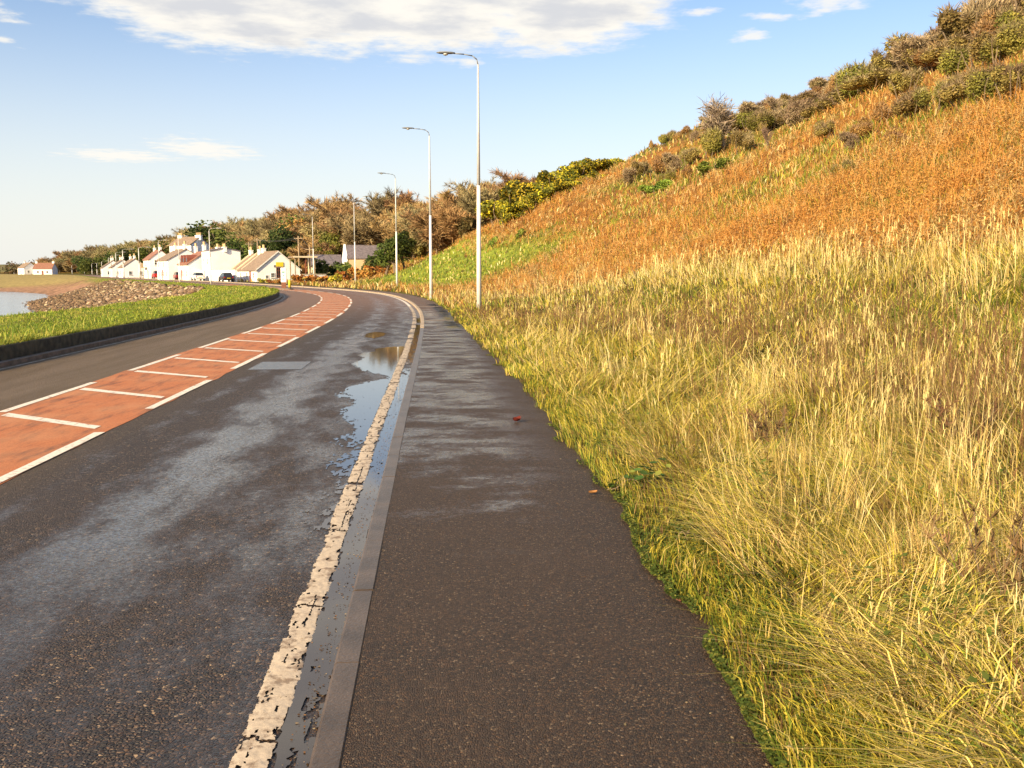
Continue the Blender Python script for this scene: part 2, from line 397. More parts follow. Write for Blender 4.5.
def hscale(s): return np.interp(s, [-50, 85, 120, 150, 190, 260, 320, 400, 470, 530, 580, 680], [1, 1, .84, .72, .80, .88, .88, .98, 1.05, .8, .4, .0])
def verge_z(s): return np.interp(s, [-50, 80, 105, 700], [.33, .33, .14, .12])
def H(X, Y, st=None):
    sh = np.shape(X); X = np.ravel(np.asarray(X, float)); Y = np.ravel(np.asarray(Y, float))
    s, t = ST(X, Y) if st is None else st
    u = t-path_edge(s)-flat(s)
    z = np.interp(u, UP, UZ); z = .05+(z-.05)*hscale(s)
    am = sm(u, 1, 12); z = z+(fbm(X*.09, Y*.09, 5, 3)-.5)*2.4*am*hscale(s)*sm(u, 4, 20)+(fbm(X*.5, Y*.5, 9, 2)-.5)*.40*sm(u, .3, 3)+(fbm(X*1.25, Y*1.25, 10, 2)-.5)*.55*sm(u, .5, 2.2)*(1-sm(u, 30, 45))
    zr = np.where(t > path_edge(s)-.12, z, -.08)
    v = -7.5-t; c = coast_dist(X, Y)
    q_ = np.clip((v-5.2)/np.maximum((v-5.2)+np.maximum(c, 0)+1e-6, .1), 0, 1)
    vz = verge_z(s)+(fbm(X*.35, Y*.35, 21, 2)-.5)*.12*sm(v, 1, 3)
    zl = vz-(3.35+vz)*np.where(v > 5.2, q_**.85, 0)
    zl = np.where(c < 0, -3.35+np.maximum(c*.12, -3), zl)
    zl = np.where(v > .9, zl, -.08)
    z = np.where(t > -4, zr, zl)
    return z.reshape(sh)

# ------------------------------------------------------------------ ground, sea, hills
def grid1(*segs): return np.unique(np.concatenate([np.arange(a, b_, st) for a, b_, st in segs]))
gx = grid1((-5000,-600,400),(-600,-300,30),(-300,-70,5),(-70,-22,1),(-22,14,.3),(14,60,.8),(60,200,5),(200,600,40),(600,5001,400))
gy = grid1((-5000,-400,400),(-400,-30,40),(-30,-4,2),(-4,40,.4),(40,160,.8),(160,330,3),(330,700,8),(700,1500,80),(1500,5001,350))
GX, GY = np.meshgrid(gx, gy); st = ST(GX, GY); s, t = st
Z = H(GX, GY, st); u = t-path_edge(s)-flat(s); c = coast_dist(GX, GY)
far_inland = Z.ravel()
x, y = GX.ravel(), GY.ravel()
n1 = fbm(x*.12, y*.12, 31); n2 = fbm(x*.5, y*.5, 33)
def lerp(a, b_, f): return a+(b_-a)*f[:, None]
def C3(*c_): return np.array(c_)
col = np.tile(C3(.055,.045,.02), (len(x), 1))
col = lerp(col, C3(.10,.095,.022), sm(n2, .4, .6))
brk = sm(u+5*(n1-.5), 7, 10)
col = lerp(col, C3(.26,.125,.035), brk*.9)
col = lerp(col, C3(.13,.15,.03), brk*sm(n1, .58, .68)*.8)
col = lerp(col, C3(.10,.09,.03), sm(u, 33, 40))
gs = sm(s, 62, 75)*(1-sm(s, 100, 115))*sm(u, 2, 4)*(1-sm(u+6*(n1-.5), 12, 17))
col = lerp(col, C3(.20,.25,.035), gs)
left = t < -6
v = -7.5-t
lc = np.tile(C3(.16,.20,.035), (len(x), 1)); lc = lerp(lc, C3(.26,.22,.06), sm(n2, .5, .65)*.7)
lc = lerp(lc, C3(.17,.105,.06), sm(v+2*(n2-.5), 5.4, 6.6)*sm(40-c, 0, 10))
lc = lerp(lc, C3(.34,.27,.11), sm(s, 190, 230)*sm(c, 6, 12))
lc = lerp(lc, C3(.30,.18,.12), (c < 8)*1.*sm(s, 150, 175))
lc = lerp(lc, C3(.13,.08,.05), sm(-c, -2, 1))
col = np.where(left[:, None], lc, col)
nx, ny = len(gx), len(gy); ii = np.arange(nx*ny).reshape(ny, nx)
F = np.stack([ii[:-1, :-1], ii[:-1, 1:], ii[1:, 1:], ii[1:, :-1]], -1).reshape(-1, 4)
tag(mk('ground', np.stack([x, y, Z.ravel()], 1), F, M['ground'], col=col, smooth=True), kind='structure')
tag(mk('sea', [(-6000,-500,-3),(-10,-500,-3),(-10,400,-3),(-6000,1600,-3)], [[0,1,2,3]], M['sea']), kind='structure')
hx = np.linspace(-2600, -300, 140); hz = 5+13*fbm(hx*.004, hx*0, 41, 4)+np.interp(hx, [-2600,-900,-300], [10, 4, -8])
rows = []; cols = []
for k, (dy, f_) in enumerate(((0,-.3),(80,.45),(200,.85),(340,1.0),(700,.6))):
    rows.append(np.stack([hx, 1500+dy+0*hx+60*fbm(hx*.01, hx*0+k, 45), np.maximum(hz*f_, -4)], 1)); cols.append(lerp(np.tile(C3(.22,.16,.08), (140, 1)), C3(.16,.18,.07), fbm(hx*.03, hx*0+k*3, 46)))
ii = np.arange(5*140).reshape(5, 140)
tag(mk('hills', np.concatenate(rows), np.stack([ii[:-1,:-1], ii[:-1,1:], ii[1:,1:], ii[1:,:-1]], -1).reshape(-1, 4), M['ground'], col=np.concatenate(cols), smooth=True), kind='structure')

# ------------------------------------------------------------------ road sheets
def strip(name, mat, s, tcols, z, kind='structure', smooth=True):
    """sheet along the road: tcols = list of scalars/arrays of t, z scalar or list"""
    V = []; U = []
    for k, tc_ in enumerate(tcols):
        tt = np.broadcast_to(tc_, s.shape); X, Y = PT(s, tt); zz = z[k] if isinstance(z, (list, tuple)) else z
        V.append(np.stack([X, Y, np.broadcast_to(zz, s.shape)], 1)); U.append(np.stack([s, tt], 1))
    n = len(s); ii = np.arange(len(tcols)*n).reshape(len(tcols), n)
    F = np.stack([ii[:-1,:-1], ii[:-1,1:], ii[1:,1:], ii[1:,:-1]], -1).reshape(-1, 4)[:, ::-1]
    o = mk(name, np.concatenate(V), F, mat, uv=np.concatenate(U), smooth=smooth)
    if kind: tag(o, kind=kind)
    return o
s_road = grid1((-12, 130, 1.), (130, 560, 4.))
strip('road', M['road'], s_road, [-7.6, -6, -4.7, -3.0, -1.5, .192], 0.)
s_red = grid1((1., 128, .25))
wob = (fbm(s_red*.8, 0*s_red, 51)-.5)*.12
strip('red_surfacing', M['red'], s_red, [-4.82+wob, -2.95+wob[::-1]], .004)
s_f = grid1((-12, 30, .12), (30, 130, .5), (130, 400, 3))
pe = path_edge(s_f)
strip('footpath', M['path'], s_f, [.305, .8, 1.3, pe-.25, pe+.02], [.052, .052, .05, .046, .03])

# markings : each dash and bar its own sheet
def quad_mark(name, pts, mat, z=.009, n=10, wear=.012):
    """pts: 4 (s,t) corners; edges slightly ragged"""
    (a, b_, c_, d) = [np.array(p, float) for p in pts]
    k = np.linspace(0, 1, n)[:, None]; e1 = a+(b_-a)*k; e2 = d+(c_-d)*k
    e1 = e1+(rng.random(e1.shape)-.5)*wear; e2 = e2+(rng.random(e2.shape)-.5)*wear
    P = np.concatenate([e1, e2]); X, Y = PT(P[:, 0], P[:, 1]); ii = np.arange(2*n).reshape(2, n)
    F = np.stack([ii[:-1,:-1], ii[:-1,1:], ii[1:,1:], ii[1:,:-1]], -1).reshape(-1, 4)
    return X, Y, F, z
def marks(name, quads, mat):
    V = []; F = []; n = 0
    for q_ in quads:
        X, Y, f, z = quad_mark(name, q_, mat); V.append(np.stack([X, Y, X*0+z], 1)); F.append(f+n); n += len(X)
    o = mk(name, np.concatenate(V), np.concatenate(F), mat); me = o.data
    import bmesh
    bm = bmesh.new(); bm.from_mesh(me)
    for f in bm.faces:
        if f.normal.z < 0: f.normal_flip()
    bm.to_mesh(me); bm.free()
    tag(o, kind='structure'); return o
qs = []
for k in range(-2, 26):
    e = 10.0+4.75*k
    if e < 124: qs.append([(e-3.05, -3.06), (e, -3.06), (e, -2.95), (e-3.05, -2.95)])
    e = 14.6+4.75*(k-1)
    if e < 124: qs.append([(e-3.05, -4.80), (e, -4.80), (e, -4.69), (e-3.05, -4.69)])
marks('lane_dashes', qs, M['paint'])
qs = []
for k in range(-3, 44):
    e = 10.28+2.42*k
    if e < 116: qs.append([(e+.98, -4.62), (e-.05, -3.14), (e+.13, -3.14), (e+1.20, -4.62)])
marks('hatching', qs, M['paint'])
strip('side_line', M['sidepaint'], grid1((-10,105,.5)), [-7.16, -7.09], .006)

# worn raised edge line, crumbling at both edges : a fine sheet with cells dropped where the paint has gone
def ragged(name, mat, s0, s1, ds, tcols_fn, nt_, keep_fn, zfun, kind='structure'):
    s = np.arange(s0, s1, ds); T = np.linspace(0, 1, nt_)
    Sg, Tg = np.meshgrid(s, T, indexing='ij'); lo, hi = tcols_fn(Sg); tt = lo+(hi-lo)*Tg
    jr = np.random.default_rng(abs(int(s0*10))+nt_); J1 = Sg+(jr.random(Sg.shape)-.5)*ds*.9; J2 = tt+(jr.random(Sg.shape)-.5)*np.abs(hi-lo)/(nt_-1)*.9
    X, Y = PT(J1.ravel(), J2.ravel()); z = zfun(Sg, Tg, tt).ravel()
    ii = np.arange(Sg.size).reshape(Sg.shape)
    F = np.stack([ii[:-1,:-1], ii[:-1,1:], ii[1:,1:], ii[1:,:-1]], -1)[:, :, ::-1]
    kp = keep_fn((Sg[:-1,:-1]+Sg[1:,1:])/2, (tt[:-1,:-1]+tt[1:,1:])/2, (Tg[:-1,:-1]+Tg[1:,1:])/2)
    F = F[kp]
    used = np.unique(F); re = np.full(Sg.size, -1); re[used] = np.arange(len(used))
    o = mk(name, np.stack([X, Y, z], 1)[used], re[F], mat, uv=np.stack([Sg.ravel(), tt.ravel()], 1)[used], smooth=True)
    return tag(o, kind=kind)
def edge_keep(s, t, T):
    edge = np.abs(T-.5)*2
    n = fbm(s*9, t*40, 61, 4); lo = fbm(s*1.3, t*5, 64, 3)
    k = n+.5*(lo-.5) > .02+.50*edge**2.2
    joint = np.abs((s+.25*vnoise(s*.3, s*0, 5)+.05*(vnoise(s*0+t*40, s*0, 9)-.5)) % 1.35-.7) < .012+.03*(vnoise(s*2, s*0, 8) > .6)
    crack = (np.abs(t+.012-.012*vnoise(s*5, s*0, 6)) < .004) & (lo > .5)
    hole = (fbm(s*16, t*45, 68, 4) > .72-.05*(s > 9))
    big = (s > 22) & (s < 40) & (((s*.9) % 1.9) < .40+.4*(n-.5))
    return k & ~joint & ~crack & ~hole & ~big
def eb(Sg): return -.095+.03*(fbm(Sg*1.2, Sg*0, 65)-.5), .048+.03*(fbm(Sg*1.2, Sg*0, 66)-.5)
ragged('edge_line', M['edgepaint'], -2., 45., .0125, eb, 17, edge_keep, lambda s, T, t: .0055+.0035*np.sin(np.pi*T)**.6+.0025*(vnoise(s*30, t*60, 67)-.5))
strip('far_edge_line', M['paint'], grid1((45, 128, .5), (128, 400, 3)), [-.09, .05], .008)

# standing water, its rim broken by the stones that poke through
def pud_keep(s, t, T):
    lo = np.interp(s, [6.3, 7.2, 8.4, 10, 11.5, 12.4, 13.2, 13.8, 14.3, 14.7, 15.1, 15.6, 17, 19, 20.6, 21.2], [-.08, -.12, -.24, -.42, -.58, -.70, -.70, -.62, -.3, -.1, -.12, -.5, -.85, -.9, -.72, -.15])
    d = (t-lo)/.5
    n = fbm(s*11, t*30, 71, 4); big = fbm(s*1.1, t*2.2, 73, 3)
    sp = np.interp(s, [6, 8, 10.5, 13], [1.0, .8, .5, .3])
    dd = d+(big-.5)*1.1
    return (dd+(n-.5)*sp*1.6 > .12) & (t < -.09+.05*(n-.5)) & (n > np.interp(s, [6, 8.5, 11, 22], [.42, .33, .18, .12]))
ragged('puddle', M['puddle'], 5.8, 21.4, .025, lambda S: (S*0-1.25, S*0-.06), 100, pud_keep, lambda s, T, t: .0045+0*s)
def small_keep(s, t, T):
    n = fbm(s*5, t*12, 77, 4); return ((s-25.0)/1.15)**2+((t+1.02)/.26)**2+1.3*(n-.5) < 1
ragged('puddle', M['puddle'], 23.2, 26.8, .03, lambda S: (S*0-1.5, S*0-.6), 40, small_keep, lambda s, T, t: .0045+0*s)
strip('road_patch', M['patch'], grid1((16.3, 17.75, .1)), [-2.72+.02*np.sin(np.arange(15)*3), -1.78], .0035)
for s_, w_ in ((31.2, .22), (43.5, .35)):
    k_ = np.linspace(s_, s_+w_, 5); strip('path_strip', M['palekerb'], k_, [.33, float(path_edge(s_))-.1], .0555)  # pale strips laid across the footpath
def gut_keep(s, t, T):
    n = fbm(s*7, t*26, 75, 4); n2_ = fbm(s*.6, t*0, 76, 2)
    return (n > .40-.2*sm(s, 3.2, 4.2)*(s < 15)) & (np.abs(T-.5) < .46+.12*(n-.5)) & (n2_ > .3*(s > 14))
ragged('gutter_water', M['puddle'], -2., 34., .03, lambda S: (S*0+.045, S*0+.20), 12, gut_keep, lambda s, T, t: .0055+0*s)
# kerb stones : raised, joints every 0.9 m
mb = MB()
def kerb_run(mb, s0, s1, step, t0, t1, zt, gap=.012, cham=.012, jit=.004):
    s = s0
    while s < s1:
        e = min(s+step, s1)-gap; j = (random.random()-.5)*jit; jz = (random.random()-.5)*jit
        ring = []
        for q_ in (s, e):
            prof = [(t0+j, -.05), (t0+j, zt-cham+jz), (t0+j+cham, zt+jz), (t1+j-.004, zt+jz), (t1+j, zt+jz-.004), (t1+j, -.05)]
            X, Y = PT(np.full(6, q_), np.array([p[0] for p in prof])); ring.append([(X[i], Y[i], prof[i][1]) for i in range(6)])
        mb.add(ring[0]+ring[1], [(i, i+1, 7+i, 6+i) for i in range(5)]+[(5,4,3,2,1,0), (6,7,8,9,10,11)])
        s += step
kerb_run(mb, -2.5, 27.2, .9, .195, .305, .056)
kb = mb.build('kerb', M['kerbstone']); tag(kb, kind='structure')
mb = MB(); kerb_run(mb, 27.2, 60, .9, .195, .315, .075); kerb_run(mb, 60, 260, 2.7, .195, .325, .085)
kb = mb.build('pale_kerb', M['palekerb']); tag(kb, kind='structure')
mb = MB(); kerb_run(mb, -8, 112, 1.8, -7.47, -7.30, .085)
tag(mb.build('verge_kerb', M['concrete']), kind='structure')
# low retaining wall of the sea-side verge
sw = grid1((-8, 112, .4)); wt = verge_z(sw)+.02
mb_t = [-7.475, -7.475, -7.49, -7.72, -7.74]
strip('verge_wall_face', M['wallstone'], sw, [-7.72, -7.70, -7.49, -7.475, -7.475], [wt-.06, wt, wt, wt-.015, wt*0-.05], kind=None)
w_ = bpy.data.objects['verge_wall_face']; w_.name = 'retaining_wall'; tag(w_, 'low dark mossy wall holding up the green verge on the sea side of the road', 'wall')
V_ = verge_z(s_f := grid1((-10, 420, 1.)))
strip('verge', M['ground'], s_f, [-7.70, -8.2, -8.9, -9.4], [V_-.02, V_-.005, V_-.0, V_-.25])
vo_ = bpy.data.objects['verge']; a_ = vo_.data.color_attributes.new('Col', 'FLOAT_COLOR', 'POINT'); a_.data.foreach_set('color', np.tile([.16,.19,.035,1], len(vo_.data.vertices)).astype(np.float32))
print('road done')
# ------------------------------------------------------------------ grass, bracken, stalks  (stuff)
def blades(name, P, h, w, az, lean, c0, c1, mat, twist=None, bow=1.0):
    """P (n,3) roots; each blade = quad + tip triangle, bending over towards az by lean (fraction of h)"""
    n = len(P)
    if n == 0: return
    fa = rng.random(n)*2*np.pi if twist is None else twist
    wx, wy = np.cos(fa)*w/2, np.sin(fa)*w/2
    lx, ly = np.cos(az)*lean*h, np.sin(az)*lean*h
    V = np.empty((n, 5, 3), np.float32)
    mz = h*.58; mf = .34*bow; tz = h*np.sqrt(np.clip(1-.55*np.minimum(lean, 1.2)**2, .12, 1))
    V[:, 0] = P+np.stack([-wx, -wy, -.02+0*h], 1); V[:, 1] = P+np.stack([wx, wy, -.02+0*h], 1)
    V[:, 2] = P+np.stack([lx*mf-wx*.75, ly*mf-wy*.75, np.minimum(mz, tz*.8)], 1); V[:, 3] = P+np.stack([lx*mf+wx*.75, ly*mf+wy*.75, np.minimum(mz, tz*.8)], 1)
    V[:, 4] = P+np.stack([lx, ly, tz], 1)
    b_ = np.arange(n)[:, None]*5
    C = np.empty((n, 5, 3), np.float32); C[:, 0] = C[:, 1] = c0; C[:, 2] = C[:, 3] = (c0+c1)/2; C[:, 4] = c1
    return V.reshape(-1, 3), b_+np.array([0,1,3,2]), b_+np.array([2,3,4]), C.reshape(-1, 3)
def join(parts):
    V = []; Q = []; T = []; C = []; k = 0
    for p in parts:
        if p is None: continue
        V.append(p[0]); Q.append(p[1]+k); T.append(p[2]+k); C.append(p[3]); k += len(p[0])
    return np.concatenate(V), [np.concatenate(Q), np.concatenate(T)], np.concatenate(C)
def polar(n, d0, d1, a0, a1, power=1.0):
    """points round the camera, evenly spread in log distance"""
    q_ = rng.random(n); d = d0*(d1/d0)**(q_**power); a = R_(a0)+rng.random(n)*R_(a1-a0)
    return d*np.sin(a), d*np.cos(a), d
def pick(cols, w):
    """weighted colour per point: cols (k,3), w (n,k)"""
    w = np.cumsum(w/w.sum(1, keepdims=True), 1); r = rng.random(len(w))[:, None]
    i = np.minimum((r > w).sum(1), len(cols)-1); return np.array(cols)[i], i
def jit(c, a=.18):
    return np.clip(c*(1+a*(rng.random((len(c), 1))-.5)*2)*(1+.10*(rng.random(c.shape)-.5)), .004, .95)
GRN, YGR, STR, CRM, BRN, RST = (.175,.225,.028), (.52,.42,.060), (.70,.51,.18), (.84,.68,.35), (.19,.105,.05), (.46,.22,.05)

def zones(X, Y):
    s, t = ST(X, Y); u = t-path_edge(s)-flat(s)
    n1 = fbm(X*.16, Y*.16, 81, 4); n2 = fbm(X*.9, Y*.9, 83, 3); n3 = fbm(X*.05, Y*.05, 85, 3)
    bo = np.interp(s, [0, 14, 22, 30, 38, 46, 60, 75, 110, 600], [9.5, 9.3, 8.2, 7.2, 5.2, 2.6, 1.4, 1.2, 3, 4])
    brk = sm(u+4.5*(n1-.5)-bo, -.2, 1.8)
    gsl = sm(s, 58, 72)*(1-sm(s, 108, 124))*sm(u+1.5*(n2-.5), 2.2, 4)*(1-sm(u+7*(n1-.5), 11, 17))
    grp = np.clip(sm(n3, .52, .62)*sm(u, bo+4, bo+9)*.85+sm(u, 24, 33)*.45*sm(n2, .4, .6), 0, 1)
    band = sm(u-bo+2.2*(n1-.5), -1.9, -.8)*(1-sm(u-bo, .4, 1.6))*(1-sm(s, 40, 48))
    return s, t, u, n1, n2, brk, gsl, grp, band

# main sward right of the footpath
parts = []
X, Y, D = polar(430000, 2.1, 60, -8, 52, .92)
s, t, u, n1, n2, brk, gsl, grp, band = zones(X, Y)
ok = (u > -.05+.10*rng.random(len(X))) & (u < 40) & (rng.random(len(X)) > brk*.80*(1-grp)) & (Y > -1)
# bare / trampled gaps
ok &= ~((fbm(X*2.3, Y*2.3, 89, 3) < .40) & (rng.random(len(X)) < .8) & (u > .4) & (brk < .5))
X, Y, D, s, t, u, n1, n2, brk, gsl, grp, band = [a[ok] for a in (X, Y, D, s, t, u, n1, n2, brk, gsl, grp, band)]
Zg = H(X, Y, (s, t)); n = len(X)
edge = 1-sm(u, .05, 1.1)
n4 = fbm(X*1.7+9, Y*1.7, 88, 3)
bo_ = np.interp(s, [0, 14, 22, 30, 38, 46, 60, 75, 110, 600], [9.5, 9.3, 8.2, 7.2, 5.2, 2.6, 1.4, 1.2, 3, 4]); ub = u-bo_+2.2*(n1-.5)
cb_ = sm(ub, -1.8, -.8)*(1-sm(ub, .6, 1.8)); gb_ = sm(ub, -5.2, -4.3)*(1-sm(ub, -2.0, -1.2))*sm(fbm(X*.3+4, Y*.3, 94, 3), .40, .54); wb_ = sm(ub, -7.4, -6.4)*(1-sm(ub, -5.0, -4.0))
w = np.stack([(.75+1.2*edge+7*gb_+2.2*sm(n1, .53, .62)*(1-cb_)+2*gsl+grp), 1.7+.8*edge+2.5*gb_, .26+1.5*cb_+2.0*sm(n4, .58, .67), .02+1.8*cb_+.35*sm(n4, .62, .70), .30*(1-edge)+2.6*wb_+1.8*sm(n2, .43, .34)*(1-cb_), .04+.6*brk], 1)
c, ci = pick([GRN, YGR, STR, CRM, BRN, RST], w); c = jit(c, .3)
hh = np.where(ci <= 1, .12+.34*rng.random(n)**1.2, .14+.40*rng.random(n)**1.6)*(1-.58*edge)*(.35+1.2*n4)*(.85+.3*cb_)
hh *= np.where(u < 8, 1, 1.05)
wd = np.maximum(.0035+.004*rng.random(n), .00078*D)*np.where(ci <= 1, 1.25, .9)
wind = R_(200)+ (fbm(X*.4, Y*.4, 91)-.5)*7
az = wind+(rng.random(n)-.5)*2.6; lean = np.where(ci <= 1, .3+.85*rng.random(n), .1+.9*rng.random(n)**1.4)
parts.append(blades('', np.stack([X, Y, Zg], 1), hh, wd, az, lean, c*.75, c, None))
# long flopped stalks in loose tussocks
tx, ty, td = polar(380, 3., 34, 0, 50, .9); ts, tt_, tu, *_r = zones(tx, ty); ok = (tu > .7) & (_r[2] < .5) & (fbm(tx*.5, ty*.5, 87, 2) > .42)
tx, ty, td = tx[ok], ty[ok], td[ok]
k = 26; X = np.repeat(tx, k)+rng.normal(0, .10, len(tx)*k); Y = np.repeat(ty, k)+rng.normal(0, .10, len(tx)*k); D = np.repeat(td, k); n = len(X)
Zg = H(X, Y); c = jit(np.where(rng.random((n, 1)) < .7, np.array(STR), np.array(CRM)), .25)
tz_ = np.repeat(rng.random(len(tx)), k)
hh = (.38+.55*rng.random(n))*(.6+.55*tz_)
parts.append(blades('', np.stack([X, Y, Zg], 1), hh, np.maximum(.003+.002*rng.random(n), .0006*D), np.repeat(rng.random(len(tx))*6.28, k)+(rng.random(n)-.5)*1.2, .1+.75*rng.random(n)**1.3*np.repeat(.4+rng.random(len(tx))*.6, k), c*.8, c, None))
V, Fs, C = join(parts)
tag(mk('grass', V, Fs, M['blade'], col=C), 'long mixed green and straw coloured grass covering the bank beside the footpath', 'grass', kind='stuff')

# matted thatch : long blades that have fallen over
X, Y, D = polar(90000, 2.2, 32, -4, 52, .9); s, t, u, n1, n2, brk, gsl, grp, band = zones(X, Y)
ok = (u > .35) & (brk < .7) & (fbm(X*1.9, Y*1.9, 90, 3) > .47); X, Y, D, u = X[ok], Y[ok], D[ok], u[ok]; n = len(X)
c, ci = pick([YGR, STR, (.66,.52,.24), GRN, BRN], np.tile([1., 1.2, .35, .5, .35], (n, 1))); c = jit(c, .3)
cl = fbm(X*1.3, Y*1.3, 92, 2)*12
parts = [blades('', np.stack([X, Y, H(X, Y)+.03+.16*rng.random(n)*np.clip(u, 0, 1)], 1), .22+.30*rng.random(n), np.maximum(.0045+.004*rng.random(n), .0007*D), cl+rng.normal(0, .6, n), 1.0+.8*rng.random(n), c*.8, c, None)]
V, Fs, C = join(parts)
tag(mk('thatch', V, Fs, M['blade'], col=C), 'matted fallen grass tangled among the standing stems of the bank', 'grass', kind='stuff')
# stalks with seed heads and dark dead weeds
parts = []
X, Y, D = polar(24000, 2.6, 45, -2, 50); s, t, u, n1, n2, brk, gsl, grp, band = zones(X, Y)
ub = u-np.interp(s, [0, 14, 22, 30, 38, 46, 60], [9.5, 9.3, 8.2, 7.2, 5.2, 2.6, 1.4])+2.2*(n1-.5); wbz = sm(ub, -7.6, -6.6)*(1-sm(ub, -5.0, -4.0))*sm(fbm(X*.8, Y*.8, 93, 2), .38, .5)
ok = (u > .5) & (brk < .6) & (rng.random(len(X)) < .12+.5*band+.15*(n1 > .5)+.9*wbz); X, Y, D, u = X[ok], Y[ok], D[ok], u[ok]; n = len(X); Zg = H(X, Y)
hh = (.5+.5*rng.random(n))*np.clip(u/1.6, .4, 1); az = rng.random(n)*6.28; lean = .05+.45*rng.random(n)**2
wbz = wbz[ok]; dark = rng.random(n) < np.clip(.35+.65*wbz, 0, 1)
c = jit(np.where(dark[:, None], np.array((.17,.085,.045)), np.array((.68,.52,.24))), .25)
p = blades('', np.stack([X, Y, Zg], 1), hh, np.maximum(.0028, .0006*D), az, lean, c*.85, c, None); parts.append(p)
tips = p[0].reshape(-1, 5, 3)[:, 4]
for q_ in range(5):
    sc_ = np.where(dark, .035, .055); off = rng.random(n)
    parts.append(blades('', tips-np.stack([0*D, 0*D, off*sc_*2.2], 1), sc_*(.6+.6*rng.random(n)), np.maximum(.004, .0007*D), rng.random(n)*6.28, .25+.6*rng.random(n), c*.9, c*1.0, None))
V, Fs, C = join(parts)
tag(mk('seed_stalks', V, Fs, M['blade'], col=np.clip(C, 0, .95)), 'thin dry seed stalks standing above the grass of the bank', 'dry stalks', kind='stuff')

# bracken
def leaves(P, size, c0, tilt=.7):
    n = len(P); a = rng.random(n)*6.28; ti = (rng.random(n)-.5)*2*tilt; tb = (rng.random(n)-.5)*2*tilt
    ux = np.stack([np.cos(a), np.sin(a), ti], 1); ux /= np.linalg.norm(ux, axis=1)[:, None]
    uy = np.stack([-np.sin(a), np.cos(a), tb], 1); uy /= np.linalg.norm(uy, axis=1)[:, None]
    sz = size[:, None]
    V = np.stack([P-ux*sz*.5, P-ux*sz*.12+uy*sz*.34, P+ux*sz*.55, P-ux*sz*.12-uy*sz*.34], 1).reshape(-1, 3)
    F = np.arange(n)[:, None]*4+np.array([0,3,2,1])
    return V, F, np.repeat(c0, 4, 0)
parts = []
def bracken(n0, d0, d1, a0, a1, dens):
    X, Y, D = polar(n0, d0, d1, a0, a1, .95); s, t, u, n1, n2, brk, gsl, grp, band = zones(X, Y)
    ok = (rng.random(len(X)) < brk*(1-gsl)*(1-grp)*dens) & (u < 33+8*(n2-.5)) & (s < 135) & (u > .2)
    X, Y, D, n2, u, n1 = X[ok], Y[ok], D[ok], n2[ok], u[ok], n1[ok]; m_ = len(X); k = 16
    Zg = H(X, Y); hp = (.30+.42*rng.random(m_))*(.55+.9*n2); rp = .20+.22*rng.random(m_)+.002*D
    X = np.repeat(X, k); Y = np.repeat(Y, k); Zg = np.repeat(Zg, k); D = np.repeat(D, k); n = len(X); hp = np.repeat(hp, k); rp = np.repeat(rp, k)
    pc = np.repeat(np.clip(.5+1.6*(fbm(X[::k]*.35, Y[::k]*.35, 86, 3)-.5)+.5*(rng.random(m_)-.5), 0, 1), k)[:, None]
    c = np.array((.68,.39,.10))*(1-pc)+np.array((.60,.30,.065))*pc
    c = np.where(np.repeat(rng.random(m_) < .14+.4*sm(n1, .5, .62), k)[:, None], np.array((.64,.46,.18)), c)
    c = np.where(np.repeat(rng.random(m_) < .04, k)[:, None], np.array((.26,.14,.05)), c); c = np.where(np.repeat(rng.random(m_) < .05, k)[:, None], np.array((.22,.22,.04)), c)
    c = jit(c, .2)
    a_ = rng.random(n)*6.28; rr = rp*np.sqrt(rng.random(n)); hz_ = hp*(1-.75*(rr/np.maximum(rp, .01))**2)*(.35+.65*rng.random(n))
    P_ = np.stack([X+rr*np.cos(a_), Y+rr*np.sin(a_), Zg+.02+hz_], 1)
    lv = leaves(P_, np.maximum((.035+.06*rng.random(n)), .0013*D*(.6+.8*rng.random(n))), c, .9)
    BR_PARTS.append((lv[0], lv[1], lv[2]))
    st = rng.random(n) < .12
    parts.append(blades('', np.stack([X, Y, Zg], 1)[st], (.35+.45*rng.random(n))[st], np.maximum(.004, .0006*D)[st], a_[st], (.1+.6*rng.random(n))[st], c[st]*.9, c[st]*1.05, None))
BR_PARTS = []
bracken(80000, 9, 160, -4, 52, 1)
V, Fs, C = join(parts)
lv = BR_PARTS[0]; Fs = Fs+[lv[1]+len(V)]; V = np.concatenate([V, lv[0]]); C = np.clip(np.concatenate([C, lv[2]]), 0, .95)
tag(mk('bracken', V, Fs, M['blade'], col=C), 'rust orange dead bracken spread over the hillside above the pale grass', 'bracken', kind='stuff')

# grass on the hill further off: green slope, straw patches among the bracken, under the scrub
X, Y, D = polar(150000, 40, 230, -24, 48, .9); s, t, u, n1, n2, brk, gsl, grp, band = zones(X, Y)
ok = (u > -flat(s)+.1) & (t > path_edge(s)+.15) & (u < 60) & (s < 190) & (rng.random(len(X)) < np.where(u < 0, .8, .3+.7*np.maximum(gsl, grp)+.5*(1-brk)))
ok &= ~((s > 118) & (u < -4) & (t < path_edge(s)+2.5))
X, Y, D, s, t, u, n1, n2, brk, gsl, grp = [a[ok] for a in (X, Y, D, s, t, u, n1, n2, brk, gsl, grp)]; n = len(X)
w = np.stack([.12+3.0*gsl+1.2*grp, .35+2.6*gsl+.6*grp, .7+0*u, .22+0*u, .25+0*u, .6*(1-gsl)], 1)
c, ci = pick([(.17,.22,.03), (.36,.36,.045), STR, CRM, BRN, (.42,.19,.05)], w); c = jit(c, .3)
V, Fs, C = join([blades('', np.stack([X, Y, H(X, Y, (s, t))], 1), (.2+.45*rng.random(n))*(1-.4*gsl), .0012*D, rng.random(n)*6.28, .2+.7*rng.random(n), c*.85, c, None)])
